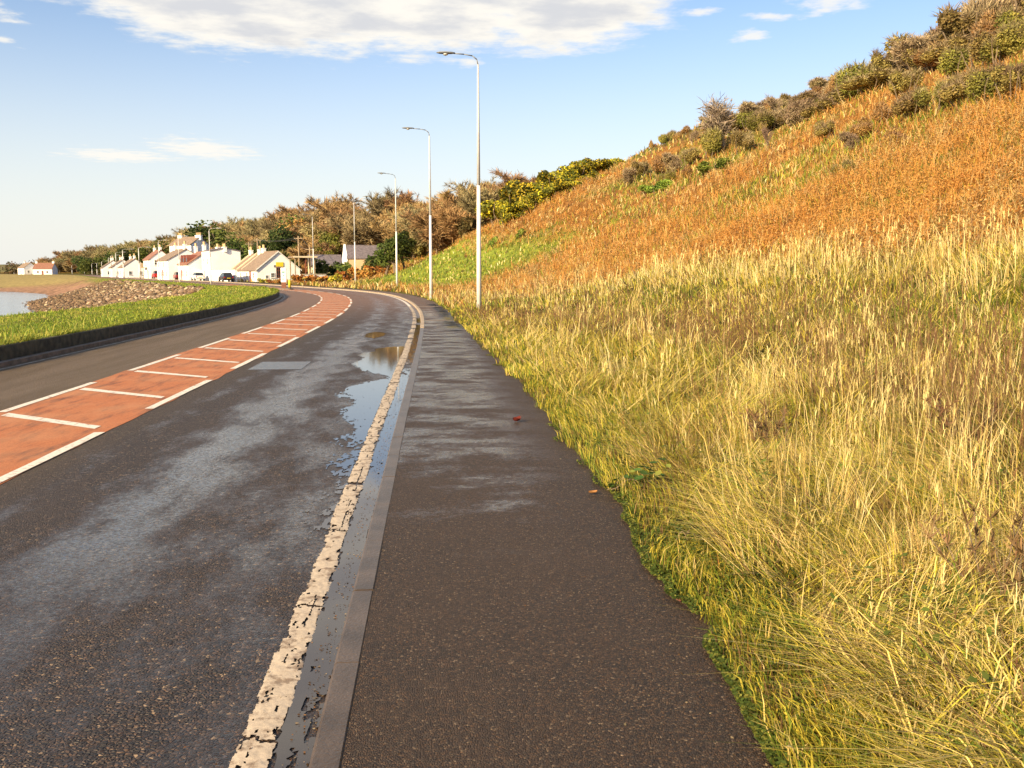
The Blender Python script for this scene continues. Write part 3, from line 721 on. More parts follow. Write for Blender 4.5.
tag(mk('hill_grass', V, Fs, M['blade'], col=C), 'coarse green and straw grass in patches on the far hillside', 'grass', kind='stuff')

# short turf of the sea-side verge
X, Y, D = polar(330000, 12, 190, -36, -3, .8); s, t = ST(X, Y); v = -7.72-t; c_ = coast_dist(X, Y)
ok = (v > 0) & ((v < 5.6+1.2*(fbm(X*.3, Y*.3, 95)-.5)) | (c_ > 45)) & (v < 22) & (s < 260); X, Y, D, s, t, v = [a[ok] for a in (X, Y, D, s, t, v)]; n = len(X)
Zg = np.maximum(H(X, Y, (s, t)), np.where(v < 1.2, verge_z(s)-.02, -9))
n1 = fbm(X*.5, Y*.25, 96, 3); worn = np.exp(-((v-2.9-.4*(fbm(s*.1, s*0, 97)-.5))/.28)**2)
w = np.stack([.75+.8*worn, 1.0+0*v, .18+1.0*sm(n1, .56, .7)+.5*worn, .2*worn, .04+.5*worn], 1)
c, ci = pick([(.14,.20,.022), (.29,.32,.035), (.46,.38,.09), (.6,.48,.2), (.14,.10,.035)], w); c = jit(c, .25)
hh = (.022+.04*rng.random(n)+.10*(rng.random(n) < .05))*(1-.45*worn)*np.where(v < .35, 2.6, 1)
tb = [blades('', np.stack([X, Y, Zg], 1), hh, np.maximum(.005, .0007*D), rng.random(n)*6.28, .3+.6*rng.random(n), c*.85, c, None)]
so_ = 6+94*rng.random(15000)**1.3; tt = -7.70+.10*rng.random(len(so_)); X, Y = PT(so_, tt); n = len(X); k_ = fbm(so_*.8, so_*0, 98, 3); c = jit(np.where(rng.random((n, 1)) < .35, np.array((.34,.31,.05)), np.array((.17,.21,.03))), .3)
tb.append(blades('', np.stack([X, Y, verge_z(so_)-.02], 1), (.05+.17*rng.random(n))*(.2+1.4*k_), np.maximum(.006, .0008*np.hypot(X, Y)), rng.normal(0, .7, n), .6+.9*rng.random(n), c*.8, c, None))
V, Fs, C = join(tb)
tag(mk('verge_turf', V, Fs, M['blade'], col=C), 'short bright green turf on the verge between road and shore', 'grass', kind='stuff')

# clover and small leaves spilling over the footpath edge
s = 2.2+8*rng.random(60000)**1.6; uu = -.08+.85*rng.random(len(s))**1.5
nn = fbm(s*2.2, uu*4, 99, 3)
ok = rng.random(len(s)) < np.clip(1.6*sm(nn, .42, .58)*np.interp(s, [2, 5.5, 7, 10], [1, 1, .35, .2]), 0, 1)
s, uu, nn = s[ok], uu[ok], nn[ok]; X, Y = PT(s, path_edge(s)+uu); Zg = np.maximum(H(X, Y), .04)
V, F, C = leaves(np.stack([X, Y, Zg+.005+.085*rng.random(len(X))*np.clip(.3+uu*3, 0, 1)], 1), .013+.014*rng.random(len(X)), jit(np.where(rng.random((len(X), 1)) < .3, np.array((.22,.24,.04)), np.array((.07,.115,.02))), .3))
tag(mk('clover', V, F, M['leaf'], col=C), 'low dark green clover creeping onto the footpath edge', 'clover', kind='stuff')
# broad leaves hidden among the grass
X, Y, D = polar(2600, 2.6, 22, 5, 50); s, t = ST(X, Y); u = t-path_edge(s); nn = fbm(X*.7, Y*.7, 101, 2)
ok = (u > .5) & (u < 8) & (nn > .52); X, Y, D = X[ok], Y[ok], D[ok]; k = 9
X = np.repeat(X, k)+rng.normal(0, .07, len(X)*k); Y = np.repeat(Y, k)+rng.normal(0, .07, len(Y)*k); n = len(X)
V, F, C = leaves(np.stack([X, Y, H(X, Y)+.06+.30*rng.random(n)], 1), .018+.030*rng.random(n), jit(np.where(rng.random((n, 1)) < .3, np.array((.34,.34,.06)), np.array((.13,.185,.03))), .3))
tag(mk('broad_leaved_weeds', V, F, M['leaf'], col=C), 'broad green weed leaves showing between the grass stems', 'weeds', kind='stuff')
# grit, crumbs and leaf scraps along the gutter and path
n = 5200; s = 2.2+22*rng.random(n)**1.5; tt = np.where(rng.random(n) < .5, .09+.16*rng.random(n), np.where(rng.random(n) < .5, path_edge(s)-.25*rng.random(n)**2, -.5+rng.random(n)*2.4))
X, Y = PT(s, tt); zz = np.where(tt > .37, .052, .008)
V, F, C = leaves(np.stack([X, Y, zz+.003*rng.random(n)], 1), .006+.012*rng.random(n)**2, jit(np.array([(.20,.10,.045), (.30,.22,.13), (.08,.045,.02)])[rng.integers(0, 3, n)], .3), .35)
tag(mk('leaf_crumbs', V, F, M['leaf'], col=C), 'brown leaf crumbs and grit lying in the gutter and along the path', 'litter', kind='stuff')
print('grass done')
# ------------------------------------------------------------------ lamp posts
def lamp_post(hgt, r=.10, up='pole_grey'):
    root = empty('lamp_post')
    m_ = MB(); m_.tube((0,0,-.3), (0,0,hgt*.5), r*1.02, r*.68, 14)
    m_.build('column', M['pole'], root, smooth=True)
    m_ = MB(); m_.tube((0,0,hgt*.5+.002), (0,0,hgt-.35), r*.66, r*.36, 12); m_.build('upper_column', M[up], root, smooth=True)
    m_ = MB(); m_.box(-.055, .055, r*1.05, r*1.05+.03, .55, 1.15); m_.build('access_door', M['pole'], root, bevel=.008)
    m_ = MB(); pts = [(0, hgt-.37), (-.05, hgt-.16), (-.22, hgt-.03), (-.55, hgt+.02), (-.95, hgt+.04)]
    for a, b_ in zip(pts[:-1], pts[1:]): m_.tube((a[0],0,a[1]), (b_[0],0,b_[1]), r*.22, r*.20, 8)
    m_.build('bracket_arm', M['lamp_grey' if up == 'pole_grey' else up], root, smooth=True)
    m_ = MB()
    sec = [(-.90,.04,.03),(-1.02,.11,.05),(-1.25,.15,.06),(-1.5,.12,.05),(-1.62,.03,.02)]; n = 10; vs = []; fs = []
    for x_, w_, h_ in sec:
        for k in range(n):
            a = 2*math.pi*k/n; vs.append((x_, math.cos(a)*w_, hgt+.05+max(math.sin(a), -.35)*h_))
    for i in range(len(sec)-1):
        for k in range(n): fs.append((i*n+k, i*n+(k+1) % n, (i+1)*n+(k+1) % n, (i+1)*n+k))
    fs += [tuple(range(n)), tuple(range((len(sec)-1)*n, len(sec)*n))]
    m_.add(vs, fs); hd = m_.build('lamp_head', M['lamp_grey' if up == 'pole_grey' else up], root, smooth=True)
    m_ = MB(); m_.lathe([(.03,-.07),(.09,-.045),(.11,0)], 10, (-1.27,0,hgt+.02)); m_.build('lens', M['lens'], hd, smooth=True)
    return root
big_lamp = lamp_post(10.0, .105)
labs = ['nearest tall grey lamp post, at the grass edge beside the footpath', 'second lamp post along the footpath, just past the nearest tall one',
        'slim lamp post in front of the green slope and the dark conifer', 'lamp post standing before the slate roofed house on the slope', 'lamp post beside the low canopy and white garden wall']
for i, (px, Y) in enumerate(((479, 36.5), (431, 55), (397, 82), (355.5, 111), (314, 138))):
    x_ = at(px, 280, Y)[0]; loc = (x_, Y, float(H(x_, Y)))
    s_, t_ = ST([x_], [Y]); rz = heading(float(s_[0]))
    if i == 0: o = big_lamp; o.location = loc; o.rotation_euler = (0,0,rz); tag(o, labs[0], 'lamp post', 'lamp posts along the footpath')
    else: dup(big_lamp, loc, rz, label=labs[i], group='lamp posts along the footpath', cat='lamp post')
sea_lamp = lamp_post(8.0, .10, 'pole')
sea = [(211,228,286,124,'beside the white house with red dormers'), (180,236,285,147,'in front of the white house with the brown roof'), (160,240,284,164,'next to the red parked car'), (140,247,283,200,'just left of the timber balcony house'),
       (124,249,282,235,'tallest over the cottage terrace'), (117,252,282,262,'just left of the tallest by the terrace'), (112,255,281,285,'two left of the tallest by the terrace'), (109.5,257,281,310,'third left of the tallest by the terrace'),
       (102.5,261,280,350,'first past the cottage terrace, before the dark wood'), (97.5,263,280,385,'second past the cottage terrace'), (92.5,263.5,280,420,'third past the cottage terrace'), (85,263.5,280,440,'before the middle of the dark wood'),
       (72.5,265,281,470,'at the seaward end of the wood'), (55.5,270,284,490,'right of the far grey gabled house'), (35,271,283,500,'between the two far white houses'), (14.5,272,286,520,'by the far shore, left of all houses')]
for i, (px, yt, yb, Y, lb) in enumerate(sea):
    x_ = at(px, 280, Y)[0]; z0 = float(H(x_, Y)); ztop = at(px, yt, Y)[2]; sc_ = (ztop-z0)/8.05
    s_, t_ = ST([x_], [Y]); rz = heading(float(s_[0]))+math.pi
    lab = 'sea-side lamp post '+lb
    wsc = max(.8, sc_)*(1.1 if Y < 200 else 1.9)
    if i == 0: o = sea_lamp; o.location = (x_, Y, z0); o.rotation_euler = (0,0,rz); o.scale = (wsc, wsc, sc_); tag(o, lab, 'lamp post', 'lamp posts on the sea side')
    else: dup(sea_lamp, (x_, Y, z0), rz, (wsc, wsc, sc_), lab, 'lamp posts on the sea side', 'lamp post')

# ------------------------------------------------------------------ houses
def win(root, face, a, z, w, h, W2, L2, name='window'):
    """face: 'l' = local -x side, 'n' = local -y gable, 'r','f' likewise; a = position along the face"""
    m_ = MB(); g_ = MB(); t_ = .07
    def bx(mm, u0, u1, z0, z1, d0, d1):
        if face == 'l': mm.box(-W2-d1, -W2-d0, u0, u1, z0, z1)
        elif face == 'n': mm.box(u0, u1, -L2-d1, -L2-d0, z0, z1)
    for u0, u1, z0, z1 in ((a-w/2, a+w/2, z+h-t_, z+h), (a-w/2, a+w/2, z, z+t_), (a-w/2, a-w/2+t_, z+t_, z+h-t_), (a+w/2-t_, a+w/2, z+t_, z+h-t_), (a-w/2+t_, a+w/2-t_, z+h*.5-.03, z+h*.5+.03)):
        bx(m_, u0, u1, z0, z1, .003, .06)
    o = m_.build(name, M['frame'], root)
    bx(g_, a-w/2+t_*.8, a+w/2-t_*.8, z+t_*.8, z+h-t_*.8, .001, .02); g_.build('pane', M['glass'], o)
    s_ = MB(); bx(s_, a-w/2-.08, a+w/2+.08, z-.09, z-.003, .002, .14); s_.build('sill', M['frame'], o)
def house(loc, rz, w, l, eave, ridge, label, wall='white', roof='tile_brown', chim=(), wins=(), door=None, over=.25, group=None, z0=-1.5, cat='house'):
    r = empty('house', loc, rz); tag(r, label, cat, group)
    W2, L2 = w/2, l/2
    m_ = MB(); m_.prism([(-W2,z0),(W2,z0),(W2,eave),(0,ridge),(-W2,eave)], 'y', -L2, L2); m_.build('wall', M[wall], r)
    m_ = MB(); th = .16; sl_ = (ridge-eave)/W2
    for sg in (-1, 1):
        p = [(0, ridge+.02), (sg*(W2+over), ridge+.02-sl_*(W2+over)), (sg*(W2+over), ridge+.02+th-sl_*(W2+over)), (0, ridge+.02+th)]
        m_.prism(p, 'y', -L2-.12, L2+.12)
    rf = m_.build('roof', M[roof], r)
    m_ = MB(); m_.box(-.11, .11, -L2-.13, L2+.13, ridge+.10, ridge+.24); m_.build('ridge_tiles', M[roof], rf)
    for cy_, cw, ch, npots in chim:
        m_ = MB(); m_.box(-.25, .25, cy_-cw/2, cy_+cw/2, ridge-.6, ridge+ch); m_.box(-.31, .31, cy_-cw/2-.06, cy_+cw/2+.06, ridge+ch-.002, ridge+ch+.10)
        c_ = m_.build('chimney', M[wall], rf)
        for k in range(npots):
            p = MB(); p.lathe([(.13,0),(.11,.25),(.14,.5),(.14,.58)], 8, (0, cy_+(k-(npots-1)/2)*cw/max(npots, 1)*.9, ridge+ch+.095)); p.build('chimney_pot', M['pot'], c_)
    for w_ in wins: win(r, *w_, W2, L2)
    if door:
        face, a, dw, dh, dm = door; d_ = MB()
        if face == 'l': d_.box(-W2-.05, -W2-.002, a-dw/2, a+dw/2, 0, dh)
        else: d_.box(a-dw/2, a+dw/2, -L2-.05, -L2-.002, 0, dh)
        do = d_.build('door', M[dm], r); k = MB()
        if face == 'l': k.box(-W2-.10, -W2-.049, a+dw*.32, a+dw*.40, .95, 1.05)
        else: k.box(a+dw*.32, a+dw*.40, -L2-.10, -L2-.049, .95, 1.05)
        k.build('handle', M['rim'], do)
    return r
def place(px_l, px_r, Y, s_near, l, setz=0):
    """house whose near gable spans px_l..px_r at depth Y, long axis along the road heading there"""
    rz = heading(s_near); xl = at(px_l, 280, Y)[0]; xr = at(px_r, 280, Y)[0]
    w = (xr-xl)/max(.3, math.cos(rz)); cxn, cyn = xl+w/2*math.cos(rz), Y+w/2*math.sin(rz)
    return (cxn-math.sin(rz)*l/2, cyn+math.cos(rz)*l/2, setz), rz, w
GR = 'houses of the white village'
# gable cottage at the near end of the row
loc, rz, w = place(257.5, 298, 146, 146, 10)
near = house(loc, rz, w, 9.6, 1.95, 4.75, 'white gabled cottage nearest the bend, brown tiled roof, yellow sign on its end', chim=((4.2,1.1,.7,3),),
      wins=(('n',-1.9,.5,.55,.6),('n',-.95,.75,.7,.7),('l',-2.8,.6,.8,.9),('l',1.8,.6,.8,.9)), door=('l',-.4,.9,1.85,'redwood'), group=GR)
L2 = 4.8
m_ = MB(); m_.box(.18-.55, .18+.55, -L2-.05, -L2-.002, .7, 2.35); sw_ = m_.build('shop_window', M['glass'], near)
m_ = MB()
for u_ in (-.37, .0, .36, .72): m_.box(u_-.03, u_+.03, -L2-.08, -L2-.051, .7, 2.35)
for z_ in (.7, 1.25, 1.8, 2.32): m_.box(-.40, .75, -L2-.079, -L2-.052, z_-.03, z_+.03)
m_.build('glazing_bars', M['redwood'], sw_)
m_ = MB(); m_.box(-.42, .78, -L2-.09, -L2-.003, 2.45, 3.15); m_.build('sign_board', M['yellow'], near, bevel=.01)
m_ = MB(); m_.box(-.75, -.45, -L2-.06, -L2-.002, 2.35, 2.7); m_.build('vent_grille', M['slate'], near)
for sg in (-1, 1):
    m_ = MB(); sl_ = (4.75-1.95)/(w/2); m_.prism([(0, 4.74), (sg*(w/2+.25), 4.74-sl_*(w/2+.25)), (sg*(w/2+.25), 4.92-sl_*(w/2+.25)), (0, 4.93)], 'y', -L2-.22, -L2-.13); m_.build('barge_board', M['frame'], near)
# second cottage of the row, sharing its wall line
c2 = Vector((loc[0]-math.sin(rz)*9.2, loc[1]+math.cos(rz)*9.2, 0))
h2 = house(c2, rz, w-.5, 8.6, 1.95, 4.5, 'second white cottage, behind the yellow-signed one, pale parapets across its roof', chim=((-2.5,1.2,.8,3),(3.9,1.2,.8,4)), wins=(('l',-2,.6,.8,.9),('l',1.6,.6,.8,.9)), door=('l',0,.9,1.85,'frame'), group=GR)
for yy in (-4.1, -.4, 3.9):
    m_ = MB(); W2 = (w-.5)/2; sl_ = (4.5-1.95)/W2
    m_.prism([(0,4.5),(-W2-.3,4.5-sl_*(W2+.3)),(-W2-.3,4.9-sl_*(W2+.3)),(0,4.9),(W2+.3,4.9-sl_*(W2+.3)),(W2+.3,4.5-sl_*(W2+.3))], 'y', yy, yy+.35); m_.build('parapet', M['cream'], h2)
# tall white block with chimneys, and the red roofed house before it
loc, rz, w = place(211, 239, 164, 164, 7)
r = house(loc, rz, w, 6.5, 5.2, 5.7, 'tall plain white house end with a row of chimney pots, behind the cottage row', roof='slate', chim=((-2.7,1.8,.2,5),(2.4,1.4,.3,3)), wins=(('l',-1.4,2.9,.8,1.1),('l',1.4,2.9,.8,1.1),('l',1.4,.7,.8,1.1)), over=.02, group=GR)
loc, rz, w = place(197, 214, 172, 172, 11)
r = house((loc[0]-math.sin(rz)*-.5, loc[1], 0), rz, 6.5, 9.5, 3.0, 5.2, 'white house with a red tiled roof and small dormers', roof='tile_red', chim=((-3.6,1.2,1.3,4),(3.8,1.2,1.2,4)), wins=(('l',-3,.7,.9,1.1),('l',0,.7,.9,1.1),('l',3,.7,.9,1.1)), door=('l',1.5,.9,1.95,'redwood'), group=GR)
for yy in (-2.6, .2, 2.8):
    m_ = MB(); m_.prism([(yy-.65,3.2),(yy+.65,3.2),(yy+.65,4.2),(yy,4.75),(yy-.65,4.2)], 'x', -3.05, -1.2); d_ = m_.build('dormer', M['redwood'], r)
    m_ = MB(); m_.box(-3.09, -3.052, yy-.4, yy+.4, 3.45, 4.15); m_.build('pane', M['glass'], d_)
loc, rz, w = place(176, 196, 186, 186, 12)
r = house(loc, rz, 7.2, 13, 3.9, 6.0, 'long white house with a brown roof, left of the red roofed one', chim=((-5,1.3,1.,4),(5.2,1.3,1.,4)), wins=tuple(('l',a,z_,.9,1.1) for a in (-4.5,-1.5,1.5,4.5) for z_ in (.6,2.5)), door=('l',0,.9,2.,'redwood'), group=GR)
x_ = at(190, 260, 212)[0]; zt = float(H(x_, 212))
r = house((x_, 212, zt), heading(200)+.35, 4.6, 9, 7.6-zt, 9.2-zt, 'narrow white house standing high behind the village with chimney pots along its top', chim=((-4.,2.2,.4,4),(3.6,1.6,.5,4)), wins=(('n',-1.0,5.0-zt+1.1,.7,1.),('n',1.0,5.0-zt+1.1,.7,1.)), group=GR, z0=-4)
loc, rz, w = place(152, 170, 214, 214, 10)
r = house(loc, rz, w+.6, 10, 4.4, 6.4, 'white house with a brown timber balcony front and red gable trim', wall='white', roof='tile_red', chim=((-4,1.3,.7,4),(4,1.3,.7,3)), wins=(('n',-1.1,3.1,.8,1.2),('l',-3.5,.7,.9,1.2),('l',-3.5,2.9,.9,1.2),('l',3.5,.7,.9,1.2)), door=('l',-1.6,.9,2.,'redwood'), group=GR)
bw = -(w+.6)/2
m_ = MB(); m_.box(bw-1.0, bw-.003, -1.2, 3.0, 2.45, 2.6)
for a in np.linspace(-1.15, 2.95, 8): m_.box(bw-.98, bw-.90, a-.04, a+.04, 2.6, 3.45)
m_.box(bw-1.0, bw-.88, -1.2, 3.0, 3.45, 3.55); m_.box(bw-.98, bw-.86, -1.2, -1.08, -.2, 2.45); m_.box(bw-.98, bw-.86, 2.88, 3.0, -.2, 2.45)
m_.build('balcony', M['wood'], r)
for k, (pl, pr, Y, lab, ro, wl) in enumerate(((128,141,250,'white cottage with a tan roof, right end of the far terrace','tile_brown','white'),(117,129,268,'middle white cottage of the far terrace','tile_brown','white'),(108,118,290,'white cottage at the left end of the far terrace','tile_brown','white'))):
    loc, rz, w = place(pl, pr, Y, Y, 9)
    house(loc, rz, 6.2, 12, 2.7, 4.9, lab, wall=wl, roof=ro, chim=((-4.8,1.2,.8,4),(4.8,1.2,.8,4)), wins=(('l',-3.4,.7,.9,1.),('l',3.4,.7,.9,1.),('n',-1.3,.7,.8,1.),('n',1.2,.7,.8,1.)), door=('l',0,.9,1.95,'redwood'), group=GR)
x_ = at(28.5, 280, 470)[0]; r = house((x_, 470, float(H(x_, 470))), heading(480)+.15, 6.5, 8, 3.2, 5.6, 'far white gabled house, left of the two beyond the bay', roof='tile_brown', chim=((3.,1.,.6,2),), wins=(('n',-1.2,.8,1.,1.1),('n',1.4,.8,1.,1.1)), door=('l',0,.9,2.,'redwood'), group='houses beyond the bay')
x_ = at(46, 280, 465)[0]; r = house((x_, 465, float(H(x_, 465))), heading(480)+.95, 6.5, 9, 2.9, 5.6, 'far white house with red roof, right of the two beyond the bay', roof='tile_red', chim=((-4.,1.,.8,2),(4.,1.,.8,2)), wins=(('l',-2.2,.8,1.,1.1),('l',2.2,.8,1.,1.1)), door=('l',0,.9,2.,'redwood'), group='houses beyond the bay')
# house on the slope right of the cottages
xa = at(344, 265, 152)[0]; xb = at(386, 265, 152)[0]; zb = at(350, 267, 152)[2]-.9
r = house(((xa+xb)/2+.2, 153, zb), R_(-78), 5.0, xb-xa, 2.3, 4.3, 'tan walled house with purple slate roof and white gable', wall='tan', roof='slate', wins=(('l',2.2,.7,.8,.8),), over=.15, z0=-4)
m_ = MB(); L2 = (xb-xa)/2; m_.prism([(-2.62,-3),(2.62,-3),(2.62,2.35),(0,4.65),(-2.62,2.35)], 'y', -L2-.30, -L2-.003); m_.build('gable_end', M['white'], r)
xa = at(308, 265, 158)[0]; xb = at(340, 265, 158)[0]
r = house(((xa+xb)/2, 159, float(H((xa+xb)/2, 159))), R_(-80), 6.0, xb-xa, 2.3, 3.9, 'low house with a dark slate roof half hidden by a hedge', wall='cream', roof='slate', wins=(('l',1,.7,.9,.9),), z0=-2, over=.3)
# flat canopy on red posts
cx_ = at(301, 260, 140)[0]; r = empty('canopy', (cx_, 141, float(H(cx_, 141))), heading(140)); tag(r, 'flat brown canopy on red posts beside the gabled cottage', 'canopy')
zt = at(301, 256.5, 141)[2]-r.location.z
m_ = MB(); m_.box(-1.7, 1.9, -1.5, 1.8, zt-.22, zt); m_.build('roof_slab', M['tile_brown'], r, bevel=.02)
m_ = MB(); m_.box(-1.74, 1.94, -1.58, -1.503, zt-.2, zt+.05); m_.build('fascia', M['cream'], r)
for xx, yy in ((-1.4,-1.2), (.2,-1.2), (1.6,-1.2), (-1.4,1.5), (1.6,1.5)):
    m_ = MB(); m_.box(xx-.07, xx+.07, yy-.07, yy+.07, -.3, zt-.225); m_.build('post', M['redwood' if xx == .2 else 'wood'], r)
# white garden walls
def garden_wall(p0, p1, h_, th, label, mat):
    p0 = Vector((p0[0], p0[1], float(H(*p0)))); p1 = Vector((p1[0], p1[1], float(H(*p1)))); d = p1-p0
    r = empty('garden_wall', p0, math.atan2(d.y, d.x)); l = math.hypot(d.x, d.y); tag(r, label, 'wall')
    m_ = MB(); m_.box(0, l, -th/2, th/2, -.5, h_); m_.build('wall', M[mat], r)
    m_ = MB(); m_.box(-.05, l+.05, -th/2-.05, th/2+.05, h_+.002, h_+.09); m_.build('coping', M['cream'], r)
a_, b_ = PT(153.5, 3.2), PT(206, 3.2); garden_wall((float(a_[0]), float(a_[1])), (float(b_[0]), float(b_[1])), 1.9, .3, 'long white roadside wall in front of the village houses', 'white')
garden_wall((at(300,275,133)[0], 133), (at(324,275,133)[0], 135), 1.2, .3, 'white garden wall between the gabled cottage and the hedge', 'white')
garden_wall((at(326,272,137)[0], 137), (at(341,272,137)[0], 139), .9, .3, 'short white garden wall right of the gate gap', 'white')

# ------------------------------------------------------------------ utility poles and wires
tops = []
for i, (px, yt, yb, Y, lab) in enumerate(((249.5,242,258,175,'wooden utility pole behind the cottage row, left of the pair'), (258,238,256,170,'taller wooden utility pole behind the cottage row'), (299,236,268,155,'tall pale utility pole beside the canopy'), (310,247,268,150,'short utility pole between canopy and lamp post'))):
    x_ = at(px, 260, Y)[0]; z0 = float(H(x_, Y)); zt = at(px, yt, Y)[2]
    r = empty('utility_pole', (x_, Y, z0)); tag(r, lab, 'utility pole', 'utility poles of the village')
    m_ = MB(); m_.tube((0,0,-.4), (0,0,zt-z0), .15, .11, 10); m_.build('pole', M['wood'], r)
    m_ = MB(); m_.box(-.7, .7, -.05, .05, zt-z0-.45, zt-z0-.33); m_.build('crossarm', M['wood'], r); tops.append(Vector((x_, Y, zt-.3)))
for a, b_, lab in ((0,1,'sagging wires between the two poles behind the cottages'), (1,2,'sagging wires from the taller pole to the one by the canopy'), (2,3,'wires down to the short utility pole')):
    m_ = MB()
    for off in (-.6, .6):
        pr = None
        for k in range(9):
            q_ = k/8; p = tops[a].lerp(tops[b_], q_)+Vector((off, 0, -.8*4*q_*(1-q_)*.5))
            if pr is not None: m_.tube(pr, p, .022, .022, 4, False)
            pr = p
    tag(m_.build('overhead_wire', M['wire']), lab, 'wire', 'overhead wires')

# ------------------------------------------------------------------ traffic island, sign and bollard
s0_, t0_ = [float(a[0]) for a in ST([at(293,288,88)[0]], [88])]
m_ = MB(); ax, ay = PT(s0_, -3.9); rz = heading(s0_)
prof = [(.55*math.cos(a)*(1), 1.5*math.sin(a)) for a in np.linspace(0, 2*math.pi, 20, endpoint=False)]
m_.prism(prof, 'z', 0, .11); o = m_.build('traffic_island', M['concrete'], bevel=.02); o.location = (float(ax), float(ay), .006); o.rotation_euler = (0,0,rz); tag(o, 'small kerbed traffic island on the red strip at the bend', 'traffic island')
def onisl(dx, dy): return (float(ax)+dx*math.cos(rz)-dy*math.sin(rz), float(ay)+dx*math.sin(rz)+dy*math.cos(rz), .115)
r = empty('information_sign', onisl(-.12, .75), rz*.3); tag(r, 'white upright sign panel on a brown base at the bend', 'sign')
m_ = MB(); m_.box(-.22, .22, -.12, .12, 0, .55); m_.build('base', M['signbrown'], r, bevel=.015)
m_ = MB(); m_.box(-.26, .26, -.09, .09, .553, 1.95); p_ = m_.build('panel', M['signwhite'], r, bevel=.03)
m_ = MB(); m_.box(-.14, .10, -.097, -.0915, 1.45, 1.6); m_.box(-.05, .06, -.097, -.0915, 1.15, 1.26); m_.box(-.12, .02, -.097, -.0915, .8, .92); m_.build('markings', M['sign_mark'], p_)
r = empty('traffic_bollard', onisl(.12, -.75), rz*.3); tag(r, 'low yellow traffic bollard in front of the white sign', 'bollard')
m_ = MB(); m_.lathe([(.17,0),(.17,.06),(.13,.09)], 14); m_.build('base', M['tyre'], r)
m_ = MB(); m_.lathe([(.125,.092),(.125,.66),(.10,.75),(.05,.79)], 14); m_.build('shell', M['yellow'], r, smooth=True)

# ------------------------------------------------------------------ parked cars (seen from behind)
def car(paint, label, loc, rz, hgt=1.45, group='cars parked along the village road'):
    r = empty('parked_car', loc, rz); tag(r, label, 'car', group)
    k = hgt/1.45
    # body: sections along y (rear -2.0 .. front 2.0), each a rounded outline
    secs = [(-2.02,.72,.42,.78),(-1.95,.80,.30,.92),(-1.3,.83,.24,.95),(0,.85,.22,.93),(1.0,.84,.24,.92),(1.7,.80,.28,.82),(2.0,.70,.40,.68)]
    def loft(secs, name, mat, par):
        m_ = MB(); vs = []; fs = []; n = 8
        for y_, hw, zb, zt_ in secs:
            zt_ *= k; c_ = min(.12, (zt_-zb)*.4); vs += [(-hw+c_, y_, zb), (hw-c_, y_, zb), (hw, y_, zb+c_), (hw, y_, zt_-c_), (hw-c_, y_, zt_), (-hw+c_, y_, zt_), (-hw, y_, zt_-c_), (-hw, y_, zb+c_)]
        for i in range(len(secs)-1):
            for q_ in range(n): fs.append((i*n+q_, i*n+(q_+1) % n, (i+1)*n+(q_+1) % n, (i+1)*n+q_))
        fs += [tuple(range(n)), tuple(range((len(secs)-1)*n, len(secs)*n))]
        m_.add(vs, fs); return m_.build(name, mat, par, smooth=False)
    loft(secs, 'body', M[paint], r)
    m_ = MB()
    def ring(y_, hw, z_): return [(-hw, y_, z_*k), (hw, y_, z_*k)]
    base = [(-1.82,.72,.90), (1.15,.74,.90)]; top = [(-1.25,.58,1.42), (.25,.58,1.42)]
    vs = ring(*base[0])+ring(*base[1])+ring(*top[0])+ring(*top[1]); m_.add(vs, [(0,1,5,4),(1,3,7,5),(3,2,6,7),(2,0,4,6),(4,5,7,6)]); gh = m_.build('windows', M['glass'], r)
    m_ = MB(); m_.box(-.57, .57, -1.24, .24, 1.425*k, 1.47*k); m_.build('roof', M[paint], r, bevel=.015)
    for sx in (-1, 1):
        for yy in (-1.25, 1.25):
            m_ = MB(); m_.tube((sx*.66, yy, .31), (sx*.865, yy, .31), .31, .31, 16); w_ = m_.build('wheel', M['tyre'], r)
            m_ = MB(); m_.tube((sx*.866, yy, .31), (sx*.885, yy, .31), .19, .17, 12); m_.build('rim', M['rim'], w_)
        m_ = MB(); m_.box(sx*.66-.11, sx*.66+.11, -2.04, -1.97, .62*k, .80*k); m_.build('tail_light', M['lightred'], r, bevel=.01)
        m_ = MB(); m_.box(sx*.58-.12, sx*.58+.12, 1.93, 2.02, .50*k, .62*k); m_.build('headlight', M['lightclear'], r, bevel=.01)
    m_ = MB(); m_.box(-.26, .26, -2.05, -2.021, .52, .63); m_.build('number_plate', M['yellow'], r)
for px, Y, paint, lab, hg in ((226,149,'darkcar','dark car parked by the white wall of the cottage row',1.42), (198,166,'whitecar','white car with dark windows parked before the red roofed house',1.42), (178.5,185,'marooncar','maroon car parked by the brown roofed house',1.5), (157,212,'redcar','bright red van-like car parked at the timber balcony house',1.75)):
    x_ = at(px, 282, Y)[0]; s_, t_ = ST([x_], [Y]); t_ = max(float(t_[0]), -.6); a, b_ = PT(float(s_[0]), t_)
    car(paint, lab, (float(a), float(b_), .012 if t_ < .2 else .05), heading(float(s_[0])), hg)

